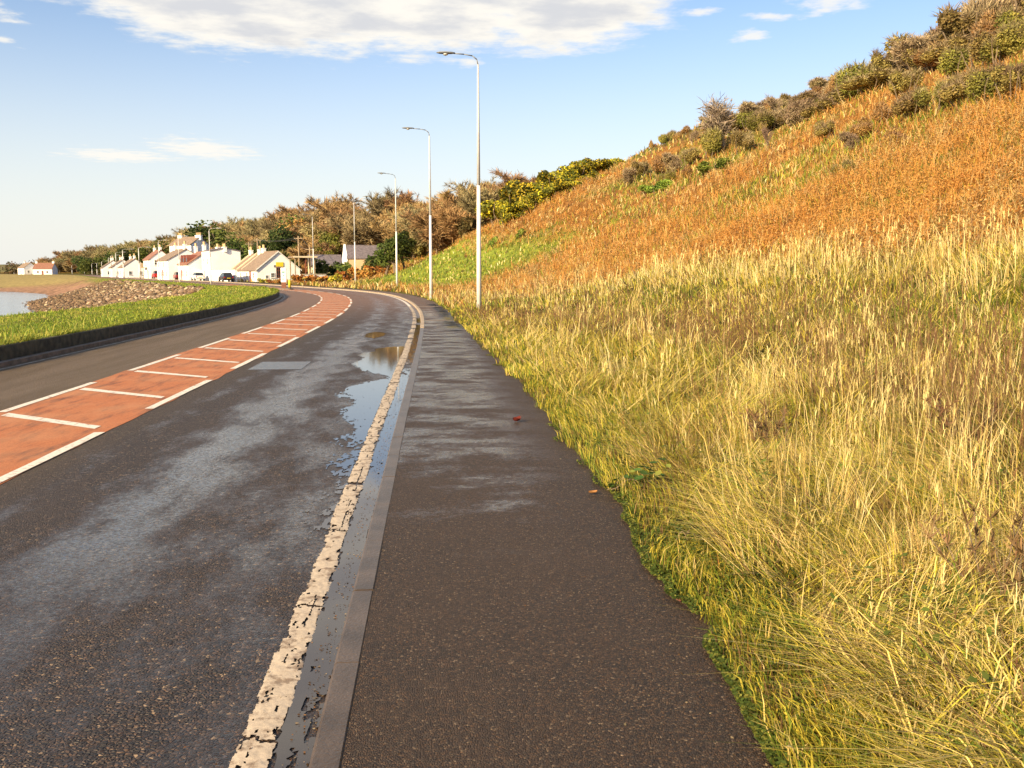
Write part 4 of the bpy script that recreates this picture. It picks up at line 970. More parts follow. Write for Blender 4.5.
# ------------------------------------------------------------------ trees and bushes
def unit(n):
    v = rng.normal(size=(n, 3)); return v/np.linalg.norm(v, axis=1)[:, None]
def skeleton(h, spread, seed, r0=.16, depth=4, first=.28, nl=6, up=.5):
    rd = random.Random(seed); segs = []; tw = []
    def grow(p, d, l, r, lev):
        n = 3; q_ = p
        for k in range(n):
            d = (d+Vector((rd.uniform(-1,1), rd.uniform(-1,1), rd.uniform(-.4,.8)))*.16).normalized(); e = q_+d*l/n
            ra = r*(1-.28*k/n); segs.append((q_.copy(), e.copy(), ra, r*(1-.28*(k+1)/n), lev)); 
            if lev > 0 and lev < depth or (lev == 0 and k > 0):
                m_ = nl if lev == 0 else 2
                for j in range(m_):
                    a = rd.uniform(0, 6.283); side = Vector((math.cos(a), math.sin(a), 0)); dd = (d*up+side*spread+Vector((0,0,.15))).normalized()
                    if lev+1 <= depth: grow(q_+(e-q_)*rd.random(), dd, l*rd.uniform(.5,.8) if lev else h*rd.uniform(.3,.48), r*.5, lev+1)
            q_ = e
        if lev >= depth-1: tw.append((q_.copy(), d.copy()))
    grow(Vector((0,0,-.3)), Vector((0,0,1)), h*first*2.0, r0, 0)
    k = h/max(b_.z for a, b_, *_ in segs)/1.06
    segs = [(a*k, b_*k, r1, r2, lv) for a, b_, r1, r2, lv in segs]
    return segs, tw
def wood_mesh(segs, maxlev, n=6):
    m_ = MB()
    for a, b_, r1, r2, lev in segs:
        if lev <= maxlev: m_.tube(a, b_, r1, r2, n if lev == 0 else 4, False)
    return m_
def twigs(P, Dv, l, w, c, k):
    n = len(P)*k; P = np.repeat(P, k, 0); Dv = np.repeat(Dv, k, 0)+rng.normal(0, .55, (n, 3)); Dv /= np.linalg.norm(Dv, axis=1)[:, None]
    le = l*(.4+.8*rng.random(n))[:, None]; sd_ = np.cross(Dv, unit(n)); sd_ /= np.linalg.norm(sd_, axis=1)[:, None]
    P = P-Dv*le*.15
    V = np.stack([P-sd_*w/2, P+sd_*w/2, P+Dv*le*.55+sd_*w*.4+rng.normal(0, .04, (n, 3))*l, P+Dv*le*1.0], 1).reshape(-1, 3)
    F = np.arange(n)[:, None]*4+np.array([0,1,2,3]); return V, F, np.repeat(jit(np.tile(np.array(c), (n, 1)), .3), 4, 0)
def bare_tree(h, seed, c, spread=.75, w=.05, k=7, nl=5, mat='bark', r0=None):
    root = empty('bare_tree'); segs, tw = skeleton(h, spread, seed, r0 or h*.016, 3, .30, nl)
    wood_mesh(segs, 2).build('trunk', M[mat], root)
    P = []; Dv = []
    for a, b_, r1, r2, lev in segs:
        if lev >= 2: P.append(b_); Dv.append((b_-a).normalized())
    P = np.array(P); Dv = np.array(Dv); V, F, C = twigs(P, Dv, h*.15, w, c, k)
    mk('crown', V, F, M['twig'], root, C); return root
def lobes(n, rx, rz_, seed, z0):
    rd = np.random.default_rng(seed); c = rd.normal(size=(n, 3)); c /= np.linalg.norm(c, axis=1)[:, None]; c *= (rd.random((n, 1))**.5)*.72
    c = c*np.array([rx, rx, rz_]); c[:, 2] += z0; r = (.28+.30*rd.random(n))*min(rx, rz_)*1.1; return c, r
def leafy(n, cen, rad, size, cols, clump=.6, seed=0):
    i = rng.integers(0, len(cen), n); d = unit(n); rr = rad[i]*(.62+.46*rng.random(n)**.7)
    P = cen[i]+d*rr[:, None]; P[:, 2] = np.maximum(P[:, 2], .03)
    nz_ = vnoise(P[:, 0]/clump+50, P[:, 2]/clump+P[:, 1]/clump*1.3+50, seed); kp = rng.random(n) < np.clip(.35+1.2*nz_, 0, 1); P = P[kp]; d = d[kp]; n = len(P); nz_ = nz_[kp]
    cc = np.array(cols)[np.clip((nz_*len(cols)+rng.normal(0, .55, n)).astype(int), 0, len(cols)-1)]
    a = unit(n); ux = a; uy = np.cross(d+.9*unit(n), ux); uy /= np.linalg.norm(uy, axis=1)[:, None]
    sz = (size*(.55+.9*rng.random(n)))[:, None]
    V = np.stack([P-ux*sz*.6, P-ux*sz*.1+uy*sz*.38, P+ux*sz*.65, P+ux*sz*.05-uy*sz*.38], 1).reshape(-1, 3); F = np.arange(n)[:, None]*4+np.array([0,1,2,3])
    return V, F, np.repeat(jit(cc, .25), 4, 0)
def stems(root, n, h, r, mat='bark', spread=.35):
    m_ = MB(); rd = random.Random(n*7+int(h*10))
    for k in range(n):
        a = rd.uniform(0, 6.28); p = Vector((math.cos(a)*r*.3, math.sin(a)*r*.3, -.25)); d = Vector((math.cos(a)*spread, math.sin(a)*spread, 1)).normalized(); rr = .018*h+.01
        for q_ in range(3):
            d = (d+Vector((rd.uniform(-.3,.3), rd.uniform(-.3,.3), .1))).normalized(); e = p+d*h*.26; m_.tube(p, e, rr, rr*.7, 5, False); p = e; rr *= .7
    m_.build('stem', M[mat], root)
def bush(name, h, rx, cols, size, n, seed, twig=None, nl=7, tw_n=380):
    root = empty(name); stems(root, 5, h, rx); cen, rad = lobes(nl, rx, h*.42, seed, h*.48)
    V, F, C = leafy(n, cen, rad, size, cols, .5*rx, seed); mk('foliage', V, F, M['leaf'], root, C)
    if twig is not None:
        i = rng.integers(0, len(cen), tw_n); d = unit(tw_n); d[:, 2] = np.abs(d[:, 2])*1.1+.3; P = cen[i]+d*rad[i][:, None]*.75
        V, F, C = twigs(P, d+rng.normal(0, .35, d.shape), h*.22, .018, twig, 3); mk('twigs', V, F, M['twig'], root, C)
    return root
def green_tree(name, h, rx, cols, size, n, seed, z0=.56, nl=14, sp=.6):
    root = empty(name); m_ = MB(); rd = random.Random(seed); p = Vector((0,0,-.4))
    segs, _ = skeleton(h*.75, sp, seed, h*.022, 2, .34, 4); wood_mesh(segs, 2).build('trunk', M['bark'], root)
    cen, rad = lobes(nl, rx, h*.40, seed, h*z0); V, F, C = leafy(n, cen, rad, size, cols, rx*.35, seed); mk('crown', V, F, M['leaf'], root, C); return root
used = set()
def put(proto, loc, rz, sc, label, cat, group):
    if proto.name not in used:
        used.add(proto.name); o = proto; o.location = loc; o.rotation_euler = (0,0,rz); o.scale = (sc,)*3 if not hasattr(sc, '__len__') else sc; tag(o, label, cat, group); return o
    return dup(proto, loc, rz, sc, label, group, cat)
def zat(x_, y_): return float(H(x_, y_))

BR = [(.32,.25,.125), (.36,.24,.11), (.29,.245,.125), (.40,.31,.15), (.35,.215,.10)]
bares = [bare_tree(9, 11, BR[0], .75, .036, 13), bare_tree(8.5, 12, BR[1], .85, .036, 13), bare_tree(9.5, 13, BR[2], .65, .036, 13), bare_tree(8, 14, BR[3], .8, .036, 13), bare_tree(9, 15, BR[4], .6, .036, 13)]
BL = ['bare grey-brown autumn tree in the hillside wood', 'bare reddish-brown tree in the hillside wood', 'tall bare olive-brown tree in the hillside wood', 'small golden-brown bare tree in the hillside wood', 'upright bare russet tree in the hillside wood']
# the wood behind the village: rows that follow the road
cnt = 0
pts = []
rdm = random.Random(5)
for s_ in np.arange(116, 600, 5.0):
    rows_ = 3
    for r_i in range(rows_):
        ss_ = s_+rdm.uniform(-2.4, 2.4); uu = {0: rdm.uniform(2.5, 9), 1: rdm.uniform(9, 16), 2: rdm.uniform(17, 27)}[r_i]
        if ss_ < 132: uu = {0: rdm.uniform(13, 17), 1: rdm.uniform(18, 22), 2: rdm.uniform(22, 27)}[r_i]
        elif ss_ < 160: uu += 7
        pts.append((ss_, uu))
for ss_, uu in pts:
    tt_ = float(path_edge(ss_))+float(flat(ss_))+uu; a, b_ = [float(q_) for q_ in PT(ss_, tt_)]
    if 336 < a/b_*900+432 < 394 and b_ < 166: continue
    k = rdm.choices(range(5), (3,3,2,2,2) if ss_ > 160 else (2,4,1,1,4))[0]
    sc_ = rdm.uniform(.8, 1.12)*np.interp(ss_, [120, 155, 200, 330, 420, 560], [.8, .9, 1.1, 1.15, 1.45, 1.2])*(.8 if uu < 9 else 1)
    put(bares[k], (a, b_, zat(a, b_)-.2), rdm.uniform(0, 6.28), (sc_*1.15, sc_*1.15, sc_), BL[k], 'tree', 'bare trees of the hillside wood')
# under-wood shrubs
DK = [(.035,.05,.012), (.06,.085,.018), (.10,.13,.025), (.15,.17,.035)]
OLV = [(.07,.065,.025), (.13,.11,.035), (.19,.15,.05), (.25,.18,.06)]
RSS = [(.10,.05,.02), (.20,.095,.035), (.30,.15,.05), (.36,.20,.07)]
und = [bush('wood_shrub', 3.2, 2.2, OLV, .32, 1500, 21), bush('wood_shrub', 3.0, 2.4, RSS, .32, 1500, 22), bush('wood_shrub', 3.4, 2.2, DK, .32, 1500, 23)]
UL = ['olive-green undergrowth shrub among the bare trees', 'russet undergrowth shrub among the bare trees', 'dark evergreen undergrowth shrub among the bare trees']
for s_ in np.arange(112, 540, 5.):
    ss_ = s_+rdm.uniform(-2, 2); u_ = (rdm.uniform(1.5, 9) if rdm.random() < .6 else rdm.uniform(11, 24))+(14 if ss_ < 132 else (6 if ss_ < 160 else 0)); tt_ = float(path_edge(ss_))+float(flat(ss_))+u_
    a, b_ = [float(q_) for q_ in PT(ss_, tt_)]; k = rdm.choices(range(3), (3,4,2))[0]
    put(und[k], (a, b_, zat(a, b_)-.1), rdm.uniform(0, 6.28), rdm.uniform(.7, 1.25), UL[k], 'shrub', 'undergrowth of the hillside wood')
# evergreens that stand out, placed where the photograph shows them
PINE = [(.018,.035,.012), (.035,.06,.018), (.06,.095,.025), (.09,.12,.03)]
CED = [(.07,.09,.018), (.13,.15,.03), (.20,.21,.04), (.28,.27,.05)]
g1 = green_tree('evergreen_tree', 8, 3.6, PINE, .30, 5200, 31, .5); g2 = green_tree('evergreen_tree', 8, 3.9, DK, .30, 5200, 32, .5); g3 = green_tree('evergreen_tree', 7.5, 4.6, CED, .30, 5600, 33, .45); g4 = green_tree('conifer', 8, 1.5, DK, .24, 3400, 34, .52, 16, .12); g5 = green_tree('autumn_tree', 7, 2.3, [(.30,.17,.05),(.42,.26,.07),(.5,.33,.10),(.55,.38,.14)], .3, 1500, 35, .66, 9)
def byrow(px, ytop, ybot, Y, proto, h0, label, cat, grp=None, wide=1.0):
    p0 = at(px, ybot, Y); zt = at(px, ytop, Y)[2]; z0 = zat(p0[0], Y); zb = min(z0, p0[2]); sc_ = (zt-zb)/h0
    put(proto, (p0[0], Y, zb-.05), rdm.uniform(0, 6.28), (sc_*wide, sc_*wide, sc_), label, cat, grp)
EG = 'evergreens behind the village'
byrow(279,222,258,178,g1,8,'tall dark green evergreen behind the gabled cottage roof','tree',EG)
byrow(246,232,256,182,g2,8,'rounded dark evergreen left of the utility poles','tree',EG,1.15)
byrow(262,236,257,180,g1,8,'smaller dark evergreen between the utility poles and the tall one','tree',EG)
byrow(234,236,255,190,g2,8,'dark evergreen at the left end of the village green clump','tree',EG)
byrow(292,240,260,176,g2,8,'low evergreen beside the tall utility pole','tree',EG)
byrow(342,223,256,172,g3,7.5,'broad yellow-green cedar-like tree above the slate roofs','tree',None,1.0)
byrow(330,234,258,168,g3,7.5,'yellow-green leafy tree left of the white gable','tree',None,.9)
byrow(395,224,262,118,g4,8,'slim dark conifer behind the third lamp post','tree',None,1.5)
byrow(386,236,263,120,g4,8,'short bushy conifer left of the slim one','tree',None,1.8)
byrow(404,222,262,122,g4,8,'ivy-clad upright tree right of the slim conifer','tree',None,1.4)
byrow(300,216,236,195,g5,7,'round golden autumn tree high above the cottage','tree',None,1.2)
byrow(293,212,226,205,g2,8,'small dark round evergreen on the wood skyline','tree',None,1.3)
byrow(219,216,228,262,g2,8,'dark evergreen crown on the skyline left of the wood top','tree',None,1.6)
byrow(152,236,262,330,g2,8,'dark pine on the skyline above the timber balcony house','tree',None,1.0)
byrow(124,246,270,380,g1,8,'dark pine on the skyline over the cottage terrace','tree',None,1.1)
byrow(116,249,272,390,g2,8,'dark pine left of the skyline pine over the terrace','tree',None,1.1)
byrow(95,252,277,430,g2,8,'green pine within the far end of the wood','tree',None,1.2)
byrow(83,254,277,440,g1,8,'dark green pine near the seaward end of the wood','tree',None,1.2)
# garden shrubs by the village
gs1 = bush('garden_shrub', 1.8, 1.3, [(.25,.09,.03),(.40,.15,.04),(.48,.22,.06),(.30,.22,.06)], .2, 900, 41); gs2 = bush('garden_shrub', 1.6, 1.5, [(.30,.30,.03),(.5,.44,.05),(.62,.52,.07),(.3,.33,.05)], .18, 900, 42); gs3 = bush('garden_shrub', 1.8, 1.6, DK, .2, 900, 43)
for px, yt, yb, Y, pr, h0, lab, wd in ((281,276,284,128,gs1,1.8,'red-brown garden bush against the cottage gable',1.3), (263,277,283.5,138,gs2,1.6,'low yellow shrub at the corner of the cottage',1.3), (271,278,284,132,gs1,1.8,'small brown garden bush between yellow shrub and red one',1.2),
      (299,272,284,118,gs1,1.8,'orange bush behind the yellow bollard',1.1), (308,272,285,118,gs1,1.8,'orange-brown hedge bush left of the lamp post',1.4), (322,273,285,116,gs1,1.8,'orange hedge bush right of the lamp post',1.5), (334,272,285,114,gs2,1.6,'yellowish hedge shrub under the white garden wall',1.4),
      (322,257,270,146,gs3,1.8,'dark green hedge in front of the low slate roofed house',1.3), (333,260,271,146,gs3,1.8,'dark green shrub beside the short white wall',1.1), (366,254,270,138,gs3,1.8,'green hedge along the foot of the slate roof',1.5), (376,255,268,134,gs3,1.8,'green hedge bush at the right end of the slate roof',1.3), (360,264,275,132,gs1,1.8,'red-brown bushes below the tan wall',1.3), (374,262,274,128,gs1,1.8,'red-brown bush on the slope below the hedge',1.4), (345,268,278,130,gs1,1.8,'russet bush left of the tan wall',1.2)):
    byrow(px, yt, yb, Y, pr, h0, lab, 'shrub', 'garden shrubs of the village', wd)

# gorse on the crest, in flower
def gorse(seed):
    root = empty('gorse_bush'); h = 2.2; stems(root, 4, h, 1.4); cen, rad = lobes(8, 1.7, h*.42, seed, h*.46)
    V, F, C = leafy(2200, cen, rad, .17, [(.06,.07,.012),(.11,.125,.02),(.17,.175,.025),(.24,.23,.03)], .8, seed); mk('foliage', V, F, M['leaf'], root, C)
    V, F, C = leafy(1300, cen, rad*1.06, .13, [(.14,.12,.02),(.40,.31,.02),(.66,.52,.03),(.72,.58,.05)], .9, seed+3); mk('flowers', V, F, M['leaf'], root, C); return root
go = [gorse(51), gorse(52), gorse(53)]
for i, (px, yt, yb, Y) in enumerate(((500,190,215,104),(512,184,208,104),(524,178,204,106),(537,172,198,106),(548,168,192,107),(560,165,190,108),(572,158,182,109),(585,156,176,110),(598,157,176,110),(610,152,172,111),(548,184,202,100),(562,180,197,101),(575,176,192,102),(532,192,208,99),(516,200,216,98),(556,196,208,96),(596,168,186,102),(604,160,176,112),(522,195,210,100),(506,206,220,98),(588,172,188,104),(540,186,204,103),(528,186,204,105),(620,158,172,111))):
    byrow(px, yt, yb, Y, go[i % 3], 2.2, 'dark green gorse bush with yellow flowers on the hill crest', 'gorse bush', 'gorse bushes on the crest', 1.25)
# scrub on the crest and the upper hill
SB = [[(.20,.155,.05),(.27,.21,.07),(.34,.265,.085),(.40,.31,.10)], [(.24,.13,.045),(.33,.19,.06),(.41,.25,.08),(.45,.30,.11)], [(.16,.16,.035),(.23,.225,.045),(.30,.28,.055),(.37,.33,.08)], [(.27,.20,.10),(.34,.26,.14),(.40,.31,.17),(.44,.35,.2)]]
sb = [bush('scrub_bush', 3.0, 2.1, SB[0], .125, 5200, 61, (.24,.18,.10)), bush('scrub_bush', 2.6, 2.2, SB[1], .125, 5200, 62, (.28,.17,.09)), bush('scrub_bush', 2.8, 2.0, SB[2], .125, 5200, 63, (.24,.20,.09)), bush('scrub_bush', 3.0, 1.9, SB[3], .11, 3600, 64, (.32,.24,.15), 7, 700)]
SL = ['olive-brown scrub bush on the upper hillside', 'russet scrub bush on the upper hillside', 'green-tinged scrub bush on the upper hillside', 'twiggy pale brown scrub bush on the upper hillside']
for s_ in np.arange(24, 116, 1.9):
    for row in range(3):
        ss_ = s_+rdm.uniform(-1.2, 1.2); u_ = (35.5, 39.5, 44)[row]+rdm.uniform(-2, 2)
        if row == 0 and rdm.random() < .35+.5*(ss_ > 75): continue
        if 84 < ss_ < 118 and row == 0: continue
        a, b_ = [float(q_) for q_ in PT(ss_, float(path_edge(ss_))+u_)]
        far_ = np.interp(ss_, [30, 60, 75, 100], [1.4, 1.25, .6, .42]); k = rdm.choices(range(4), (4,3,3,3))[0]
        put(sb[k], (a, b_, zat(a, b_)-.25), rdm.uniform(0, 6.28), (rdm.uniform(.6, 1.35)*far_,)*2+(rdm.uniform(.45, 1.3)*far_,), SL[k], 'scrub bush', 'scrub along the hill crest')
for k_ in range(95):
    ss_ = rdm.uniform(26, 82); u_ = rdm.uniform(34, 49); a, b_ = [float(q_) for q_ in PT(ss_, float(path_edge(ss_))+u_)]; k = rdm.choices(range(4), (4,2,4,3))[0]; q_ = rdm.uniform(.5, .95)
    put(sb[k], (a, b_, zat(a, b_)-.3), rdm.uniform(0, 6.28), (q_*1.3, q_*1.3, q_*.8), SL[k], 'scrub bush', 'scrub along the hill crest')
# single bushes and trees that stand out on the hill
def onhill(px, py):
    """walk the pixel's ray to the hillside"""
    d = ray(px, py); ks = np.arange(4, 170, .1); x_ = d[0]*ks; y_ = d[1]*ks; z_ = CAMH+d[2]*ks; h_ = H(x_, y_); i = np.argmax(h_ > z_)
    return (float(x_[i]), float(y_[i]), float(h_[i])) if h_[i] > z_[i] else None
def standout(px, yb, ytop, proto, h0, label, cat, wide=1., grp=None):
    p = onhill(px, yb) or onhill(px, yb+12) or onhill(px, yb+30)
    zt = at(px, ytop, p[1])[2]; sc_ = max(.2, (zt-p[2])/h0); put(proto, (p[0], p[1], p[2]-.1), rdm.uniform(0, 6.28), (sc_*wide, sc_*wide, sc_), label, cat, grp)
bt = bare_tree(6, 71, (.38,.31,.22), .55, .03, 2, 4, 'bark_pale', .12); bt2 = bare_tree(6, 72, (.38,.29,.18), .6, .025, 5, 5, 'bark_pale', .07); st_ = bare_tree(5, 73, (.30,.22,.15), .35, .025, 3, 3, 'bark_pale', .05)
standout(724,150,92,bt,6.0,'spreading bare tree on the hill crest above the green broom','tree',1.25)
standout(912,62,28,bt2,6.0,'pale twiggy bare tree on the skyline near the top right','tree',1.3)
standout(775,116,92,st_,5.0,'thin bare sapling on the skyline right of the spreading tree','tree',1.2)
standout(800,110,92,st_,5.0,'second thin bare sapling on the skyline, further right','tree',1.1)
standout(767,150,122,st_,5.0,'slender pale dead stem standing on the slope','tree',.6)
standout(712,158,126,sb[2],2.8,'rounded olive bush at the foot of the spreading bare tree','scrub bush',.95)
standout(742,152,128,sb[0],3.0,'dark olive bush right of the spreading bare tree','scrub bush',1.1)
brm = bush('broom_bush', 1.4, 1.5, [(.09,.13,.02),(.14,.19,.03),(.19,.25,.035),(.25,.30,.05)], .15, 1500, 75)
standout(720,172,154,brm,1.4,'bright green broom bush on the crest below the bare tree','broom bush',1.5); standout(705,178,164,brm,1.4,'lower bright green broom bush left of the first','broom bush',1.4)
standout(662,192,176,brm,1.4,'green broom bush on the skyline side of the bracken','broom bush',1.4); standout(646,194,182,brm,1.4,'small green broom tuft left of the crest broom','broom bush',1.3)
standout(845,178,156,sb[2],2.8,'lone dark green bush in the middle of the bracken','scrub bush',.85)
standout(520,238,226,brm,1.4,'small green bush on the bracken slope near the lamp posts','broom bush',.9); standout(494,246,234,brm,1.4,'green tuft of broom just right of the nearest lamp post','broom bush',.8)
for i, (px, yb, yt) in enumerate(((640,178,158),(655,176,152),(672,172,150),(688,166,146),(628,184,166),(668,184,168),(690,178,162))): standout(px, yb, yt, sb[(0,1,3,0,3,2,1)[i]], 3.0, SL[(0,1,3,0,3,2,1)[i]], 'scrub bush', 1.1, 'scrub along the hill crest')
for i, (px, yb, yt) in enumerate(((865,140,112),(890,150,120),(915,120,84),(940,112,74),(965,108,66),(990,104,60),(1012,100,54),(880,126,96),(850,150,128),(826,140,118),(905,98,64),(960,80,40),(985,72,28),(1010,66,14),(935,70,40))): standout(px, yb, yt, sb[(1,1,0,2,0,2,0,1,3,0,0,2,0,2,1)[i]], 3.0, SL[(1,1,0,2,0,2,0,1,3,0,0,2,0,2,1)[i]], 'scrub bush', 1.1, 'scrub along the hill crest')
# far wood beyond the bay reads as one mass
cen = np.stack([np.linspace(-330, -215, 26)+rng.normal(0, 3, 26), 560+rng.normal(0, 8, 26), 1.5+2.2*rng.random(26)], 1); V, F, C = leafy(5200, cen, 3.2+2*rng.random(26), .9, [(.07,.06,.03),(.14,.09,.045),(.20,.13,.06),(.12,.12,.04)], 4, 81)
tag(mk('far_wood', V, F, M['leaf'], col=C), 'brown strip of woodland beyond the far shore', 'wood', kind='stuff')

# ------------------------------------------------------------------ shore: boulders and shingle
def rock(seed, n=2):
    import bmesh
    rd = random.Random(seed); bm = bmesh.new(); bmesh.ops.create_icosphere(bm, subdivisions=n, radius=.5)
    pl = [(Vector((rd.gauss(0,1), rd.gauss(0,1), rd.gauss(0,1))).normalized(), rd.uniform(.28,.46)) for _ in range(9)]
    for v_ in bm.verts:
        for nn, d in pl:
            e = v_.co.dot(nn)-d
            if e > 0: v_.co -= nn*e
        v_.co.z *= .75
    me = bpy.data.meshes.new('boulder'); bm.to_mesh(me); bm.free(); me.materials.append(M['boulder']); return me
rk = [rock(k) for k in range(6)]
nb = 0
for k in range(1600):
    px = rdm.uniform(84, 192); py = rdm.uniform(284, 300); Y = rdm.uniform(76, 126); a = at(px, 285, Y)[0]
    c_ = coast_dist([a], [Y])[0]; s_, t_ = ST([a], [Y]); v_ = -7.5-float(t_[0])
    if c_ < 1.0 or v_ < 4.6 or v_ > 16 or nb >= 280: continue
    o = bpy.data.objects.new('boulder', rk[k % 6]); COL.objects.link(o); sz = rdm.uniform(.2, .48); o.scale = (sz*1.2, sz, sz*.9); o.rotation_euler = (rdm.uniform(-.3,.3), rdm.uniform(-.3,.3), rdm.uniform(0,6.28))
    o.location = (a, Y, zat(a, Y)+sz*.16); tag(o, 'pale brown boulder among the rocks of the sea defence beyond the verge', 'boulder', 'boulders of the sea defence'); nb += 1
# shingle : thousands of stones in one mass
n = 26000; X = rng.uniform(-66, -18, n); Y = rng.uniform(55, 165, n); c_ = coast_dist(X, Y); s, t = ST(X, Y); v = -7.5-t
ok = (c_ > -.5) & (v > 5.0) & ((v < 24) | (c_ < 30)); X, Y = X[ok], Y[ok]; n = len(X)
base = np.array([(1,0,0),(-1,0,0),(0,1,0),(0,-1,0),(0,0,1),(0,0,-1)], float); fo = np.array([(0,2,4),(2,1,4),(1,3,4),(3,0,4),(2,0,5),(1,2,5),(3,1,5),(0,3,5)])
sz = .10+.26*rng.random(n)**2; V = base[None]*sz[:, None, None]*(.7+.6*rng.random((n, 6, 1)))*np.array([1.2, 1, .6]); ca_ = rng.random(n)*6.28
Vx = V[:, :, 0]*np.cos(ca_)[:, None]-V[:, :, 1]*np.sin(ca_)[:, None]; Vy = V[:, :, 0]*np.sin(ca_)[:, None]+V[:, :, 1]*np.cos(ca_)[:, None]
V = np.stack([Vx+X[:, None], Vy+Y[:, None], V[:, :, 2]+(H(X, Y)+sz*.2)[:, None]], 2)
lt_ = coast_dist(X, Y); c = np.where((rng.random(n) < np.clip(lt_/60, .05, .3))[:, None], np.array((.38,.30,.19)), np.array((.15,.095,.05))); C = np.repeat(jit(c, .4), 6, 0)
tag(mk('shingle', V.reshape(-1, 3), (np.arange(n)[:, None, None]*6+fo[None]).reshape(-1, 3), M['shingle'], col=C), 'brown shingle and cobbles of the foreshore', 'shingle', kind='stuff')

# ------------------------------------------------------------------ small things on the path
def big_leaf(name, loc, size, c, label, cat='leaf', rz=0., curl=.35):
    nu, nv = 7, 5; V = []
    for i in range(nu):
        for j in range(nv):
            u_ = i/(nu-1); v_ = (j/(nv-1)-.5)*2; w_ = math.sin(math.pi*min(.98, u_*.93+.05))**.8*.42
            V.append((size*(u_-.5), size*w_*v_, size*(.04+curl*(v_*v_*.22+(u_-.5)**2*.5))+.002))
    ii = np.arange(nu*nv).reshape(nu, nv); F = np.stack([ii[:-1,:-1], ii[1:,:-1], ii[1:,1:], ii[:-1,1:]], -1).reshape(-1, 4)
    o = mk(name, V, F, M['leaf'], col=np.tile(np.array(c), (nu*nv, 1)), smooth=True); o.location = loc; o.rotation_euler = (0,0,rz); tag(o, label, cat); return o
g_ = gnd(517, 422, .05); big_leaf('fallen_leaf', (g_[0], g_[1], .052), .12, (.20,.045,.022), 'curled red-brown fallen leaf in the middle of the wet footpath', rz=.7, curl=1.4)
g_ = gnd(593, 494, .05); big_leaf('fallen_leaf', (g_[0], g_[1], .052), .07, (.32,.13,.05), 'small brown leaf at the tip of the bramble runner', rz=.2, curl=.9)
g_ = gnd(680, 601, .05); big_leaf('fallen_leaf', (g_[0], g_[1], .05), .05, (.55,.26,.14), 'tiny orange leaf beside the clover edge of the path', rz=1.2)
def bramble(px, py, n, ln, label, seed):
    rd = random.Random(seed); g_ = gnd(px, py, .06); r = empty('bramble', (g_[0], g_[1], .05)); tag(r, label, 'bramble')
    lp = []
    for q_ in range(3):
        m_ = MB(); p = Vector((.16+rd.uniform(-.05,.15), rd.uniform(-.08,.08), .02)); a = math.pi+rd.uniform(-.35,.35) if q_ else math.pi
        for k in range(8):
            e = p+Vector((math.cos(a)*ln/8, math.sin(a)*ln/8, .035*math.sin((k+.5)/8*math.pi*2))); e.z = max(e.z, .012); m_.tube(p, e, .0035, .003, 5, False); p = e; a += rd.uniform(-.25,.25); lp.append(p.copy())
        m_.build('runner', M['bark'], r)
    for k in range(n):
        p = rd.choice(lp).copy(); s_ = rd.uniform(.045, .085)
        if k % 2: p = Vector((rd.uniform(.02, .30), rd.gauss(0, .10), rd.uniform(.06, .24)))
        c_ = rd.choice([(.05,.10,.02),(.09,.14,.03),(.26,.28,.05),(.06,.11,.025)])
        V = []; a = rd.uniform(0, 6.28); tl = rd.uniform(-.5, .5); ta = rd.uniform(-.5, .5)
        for i, (u_, v_) in enumerate(((-.5,0),(-.25,.3),(.1,.36),(.5,0),(.1,-.36),(-.25,-.3),(0,0))):
            V.append((p.x+s_*(u_*math.cos(a)-v_*math.sin(a)), p.y+s_*(u_*math.sin(a)+v_*math.cos(a)), p.z+.025+s_*(u_*tl+v_*ta)+(.0 if i == 6 else s_*.12)))
        mk('leaf', V, [np.array([(6,0,1),(6,1,2),(6,2,3),(6,3,4),(6,4,5),(6,5,0)])], M['leaf'], r, col=np.tile(np.array(c_), (7, 1)))
    return r
bramble(630, 492, 54, .30, 'dark green bramble runner reaching from the grass onto the footpath', 3)
bramble(664, 545, 10, .12, 'small yellow-green bramble shoot at the path edge', 4)
# dead brown weed clump at the right border
def dead_weed(px, py, d_, h, label, seed):
    p = onhill(px, py); r = empty('dead_weed', p); tag(r, label, 'dead weed'); rd = random.Random(seed); m_ = MB(); P = []; Dv = []
    for k in range(16):
        a = rd.uniform(0, 6.28); q_ = Vector((rd.gauss(0,.07), rd.gauss(0,.07), -.02)); dr = Vector((math.cos(a)*.28, math.sin(a)*.28, 1)).normalized()
        for j in range(5):
            dr = (dr+Vector((rd.uniform(-.2,.2), rd.uniform(-.2,.2), 0))).normalized(); e = q_+dr*h/5*rd.uniform(.8,1.1); m_.tube(q_, e, .003, .0025, 4, False); q_ = e
            if j > 1:
                for _ in range(4): P.append(q_[:]); Dv.append((dr+Vector((rd.uniform(-.8,.8), rd.uniform(-.8,.8), .3)))[:])
    m_.build('stem', M['bark'], r)
    V, F, C = twigs(np.array(P), np.array(Dv), .11, .004, (.15,.085,.045), 3); V2, F2, C2 = leaves(np.array(P)[rng.integers(0, len(P), 900)]+rng.normal(0, .04, (900, 3)), .004+.006*rng.random(900), jit(np.tile(np.array((.13,.07,.035)), (900, 1)), .3))
    mk('seed_heads', np.concatenate([V, V2]), [F, F2+len(V)], M['twig'], r, np.concatenate([C, C2]))
dead_weed(1000, 690, 3, .62, 'bushy dead brown weed with seed heads at the right border', 5)
dead_weed(955, 480, 3, .6, 'dark brown dead weed in the middle of the straw grass', 6)
dead_weed(765, 470, 3, .55, 'dead brown weed among the yellow grass beyond the path edge', 7)
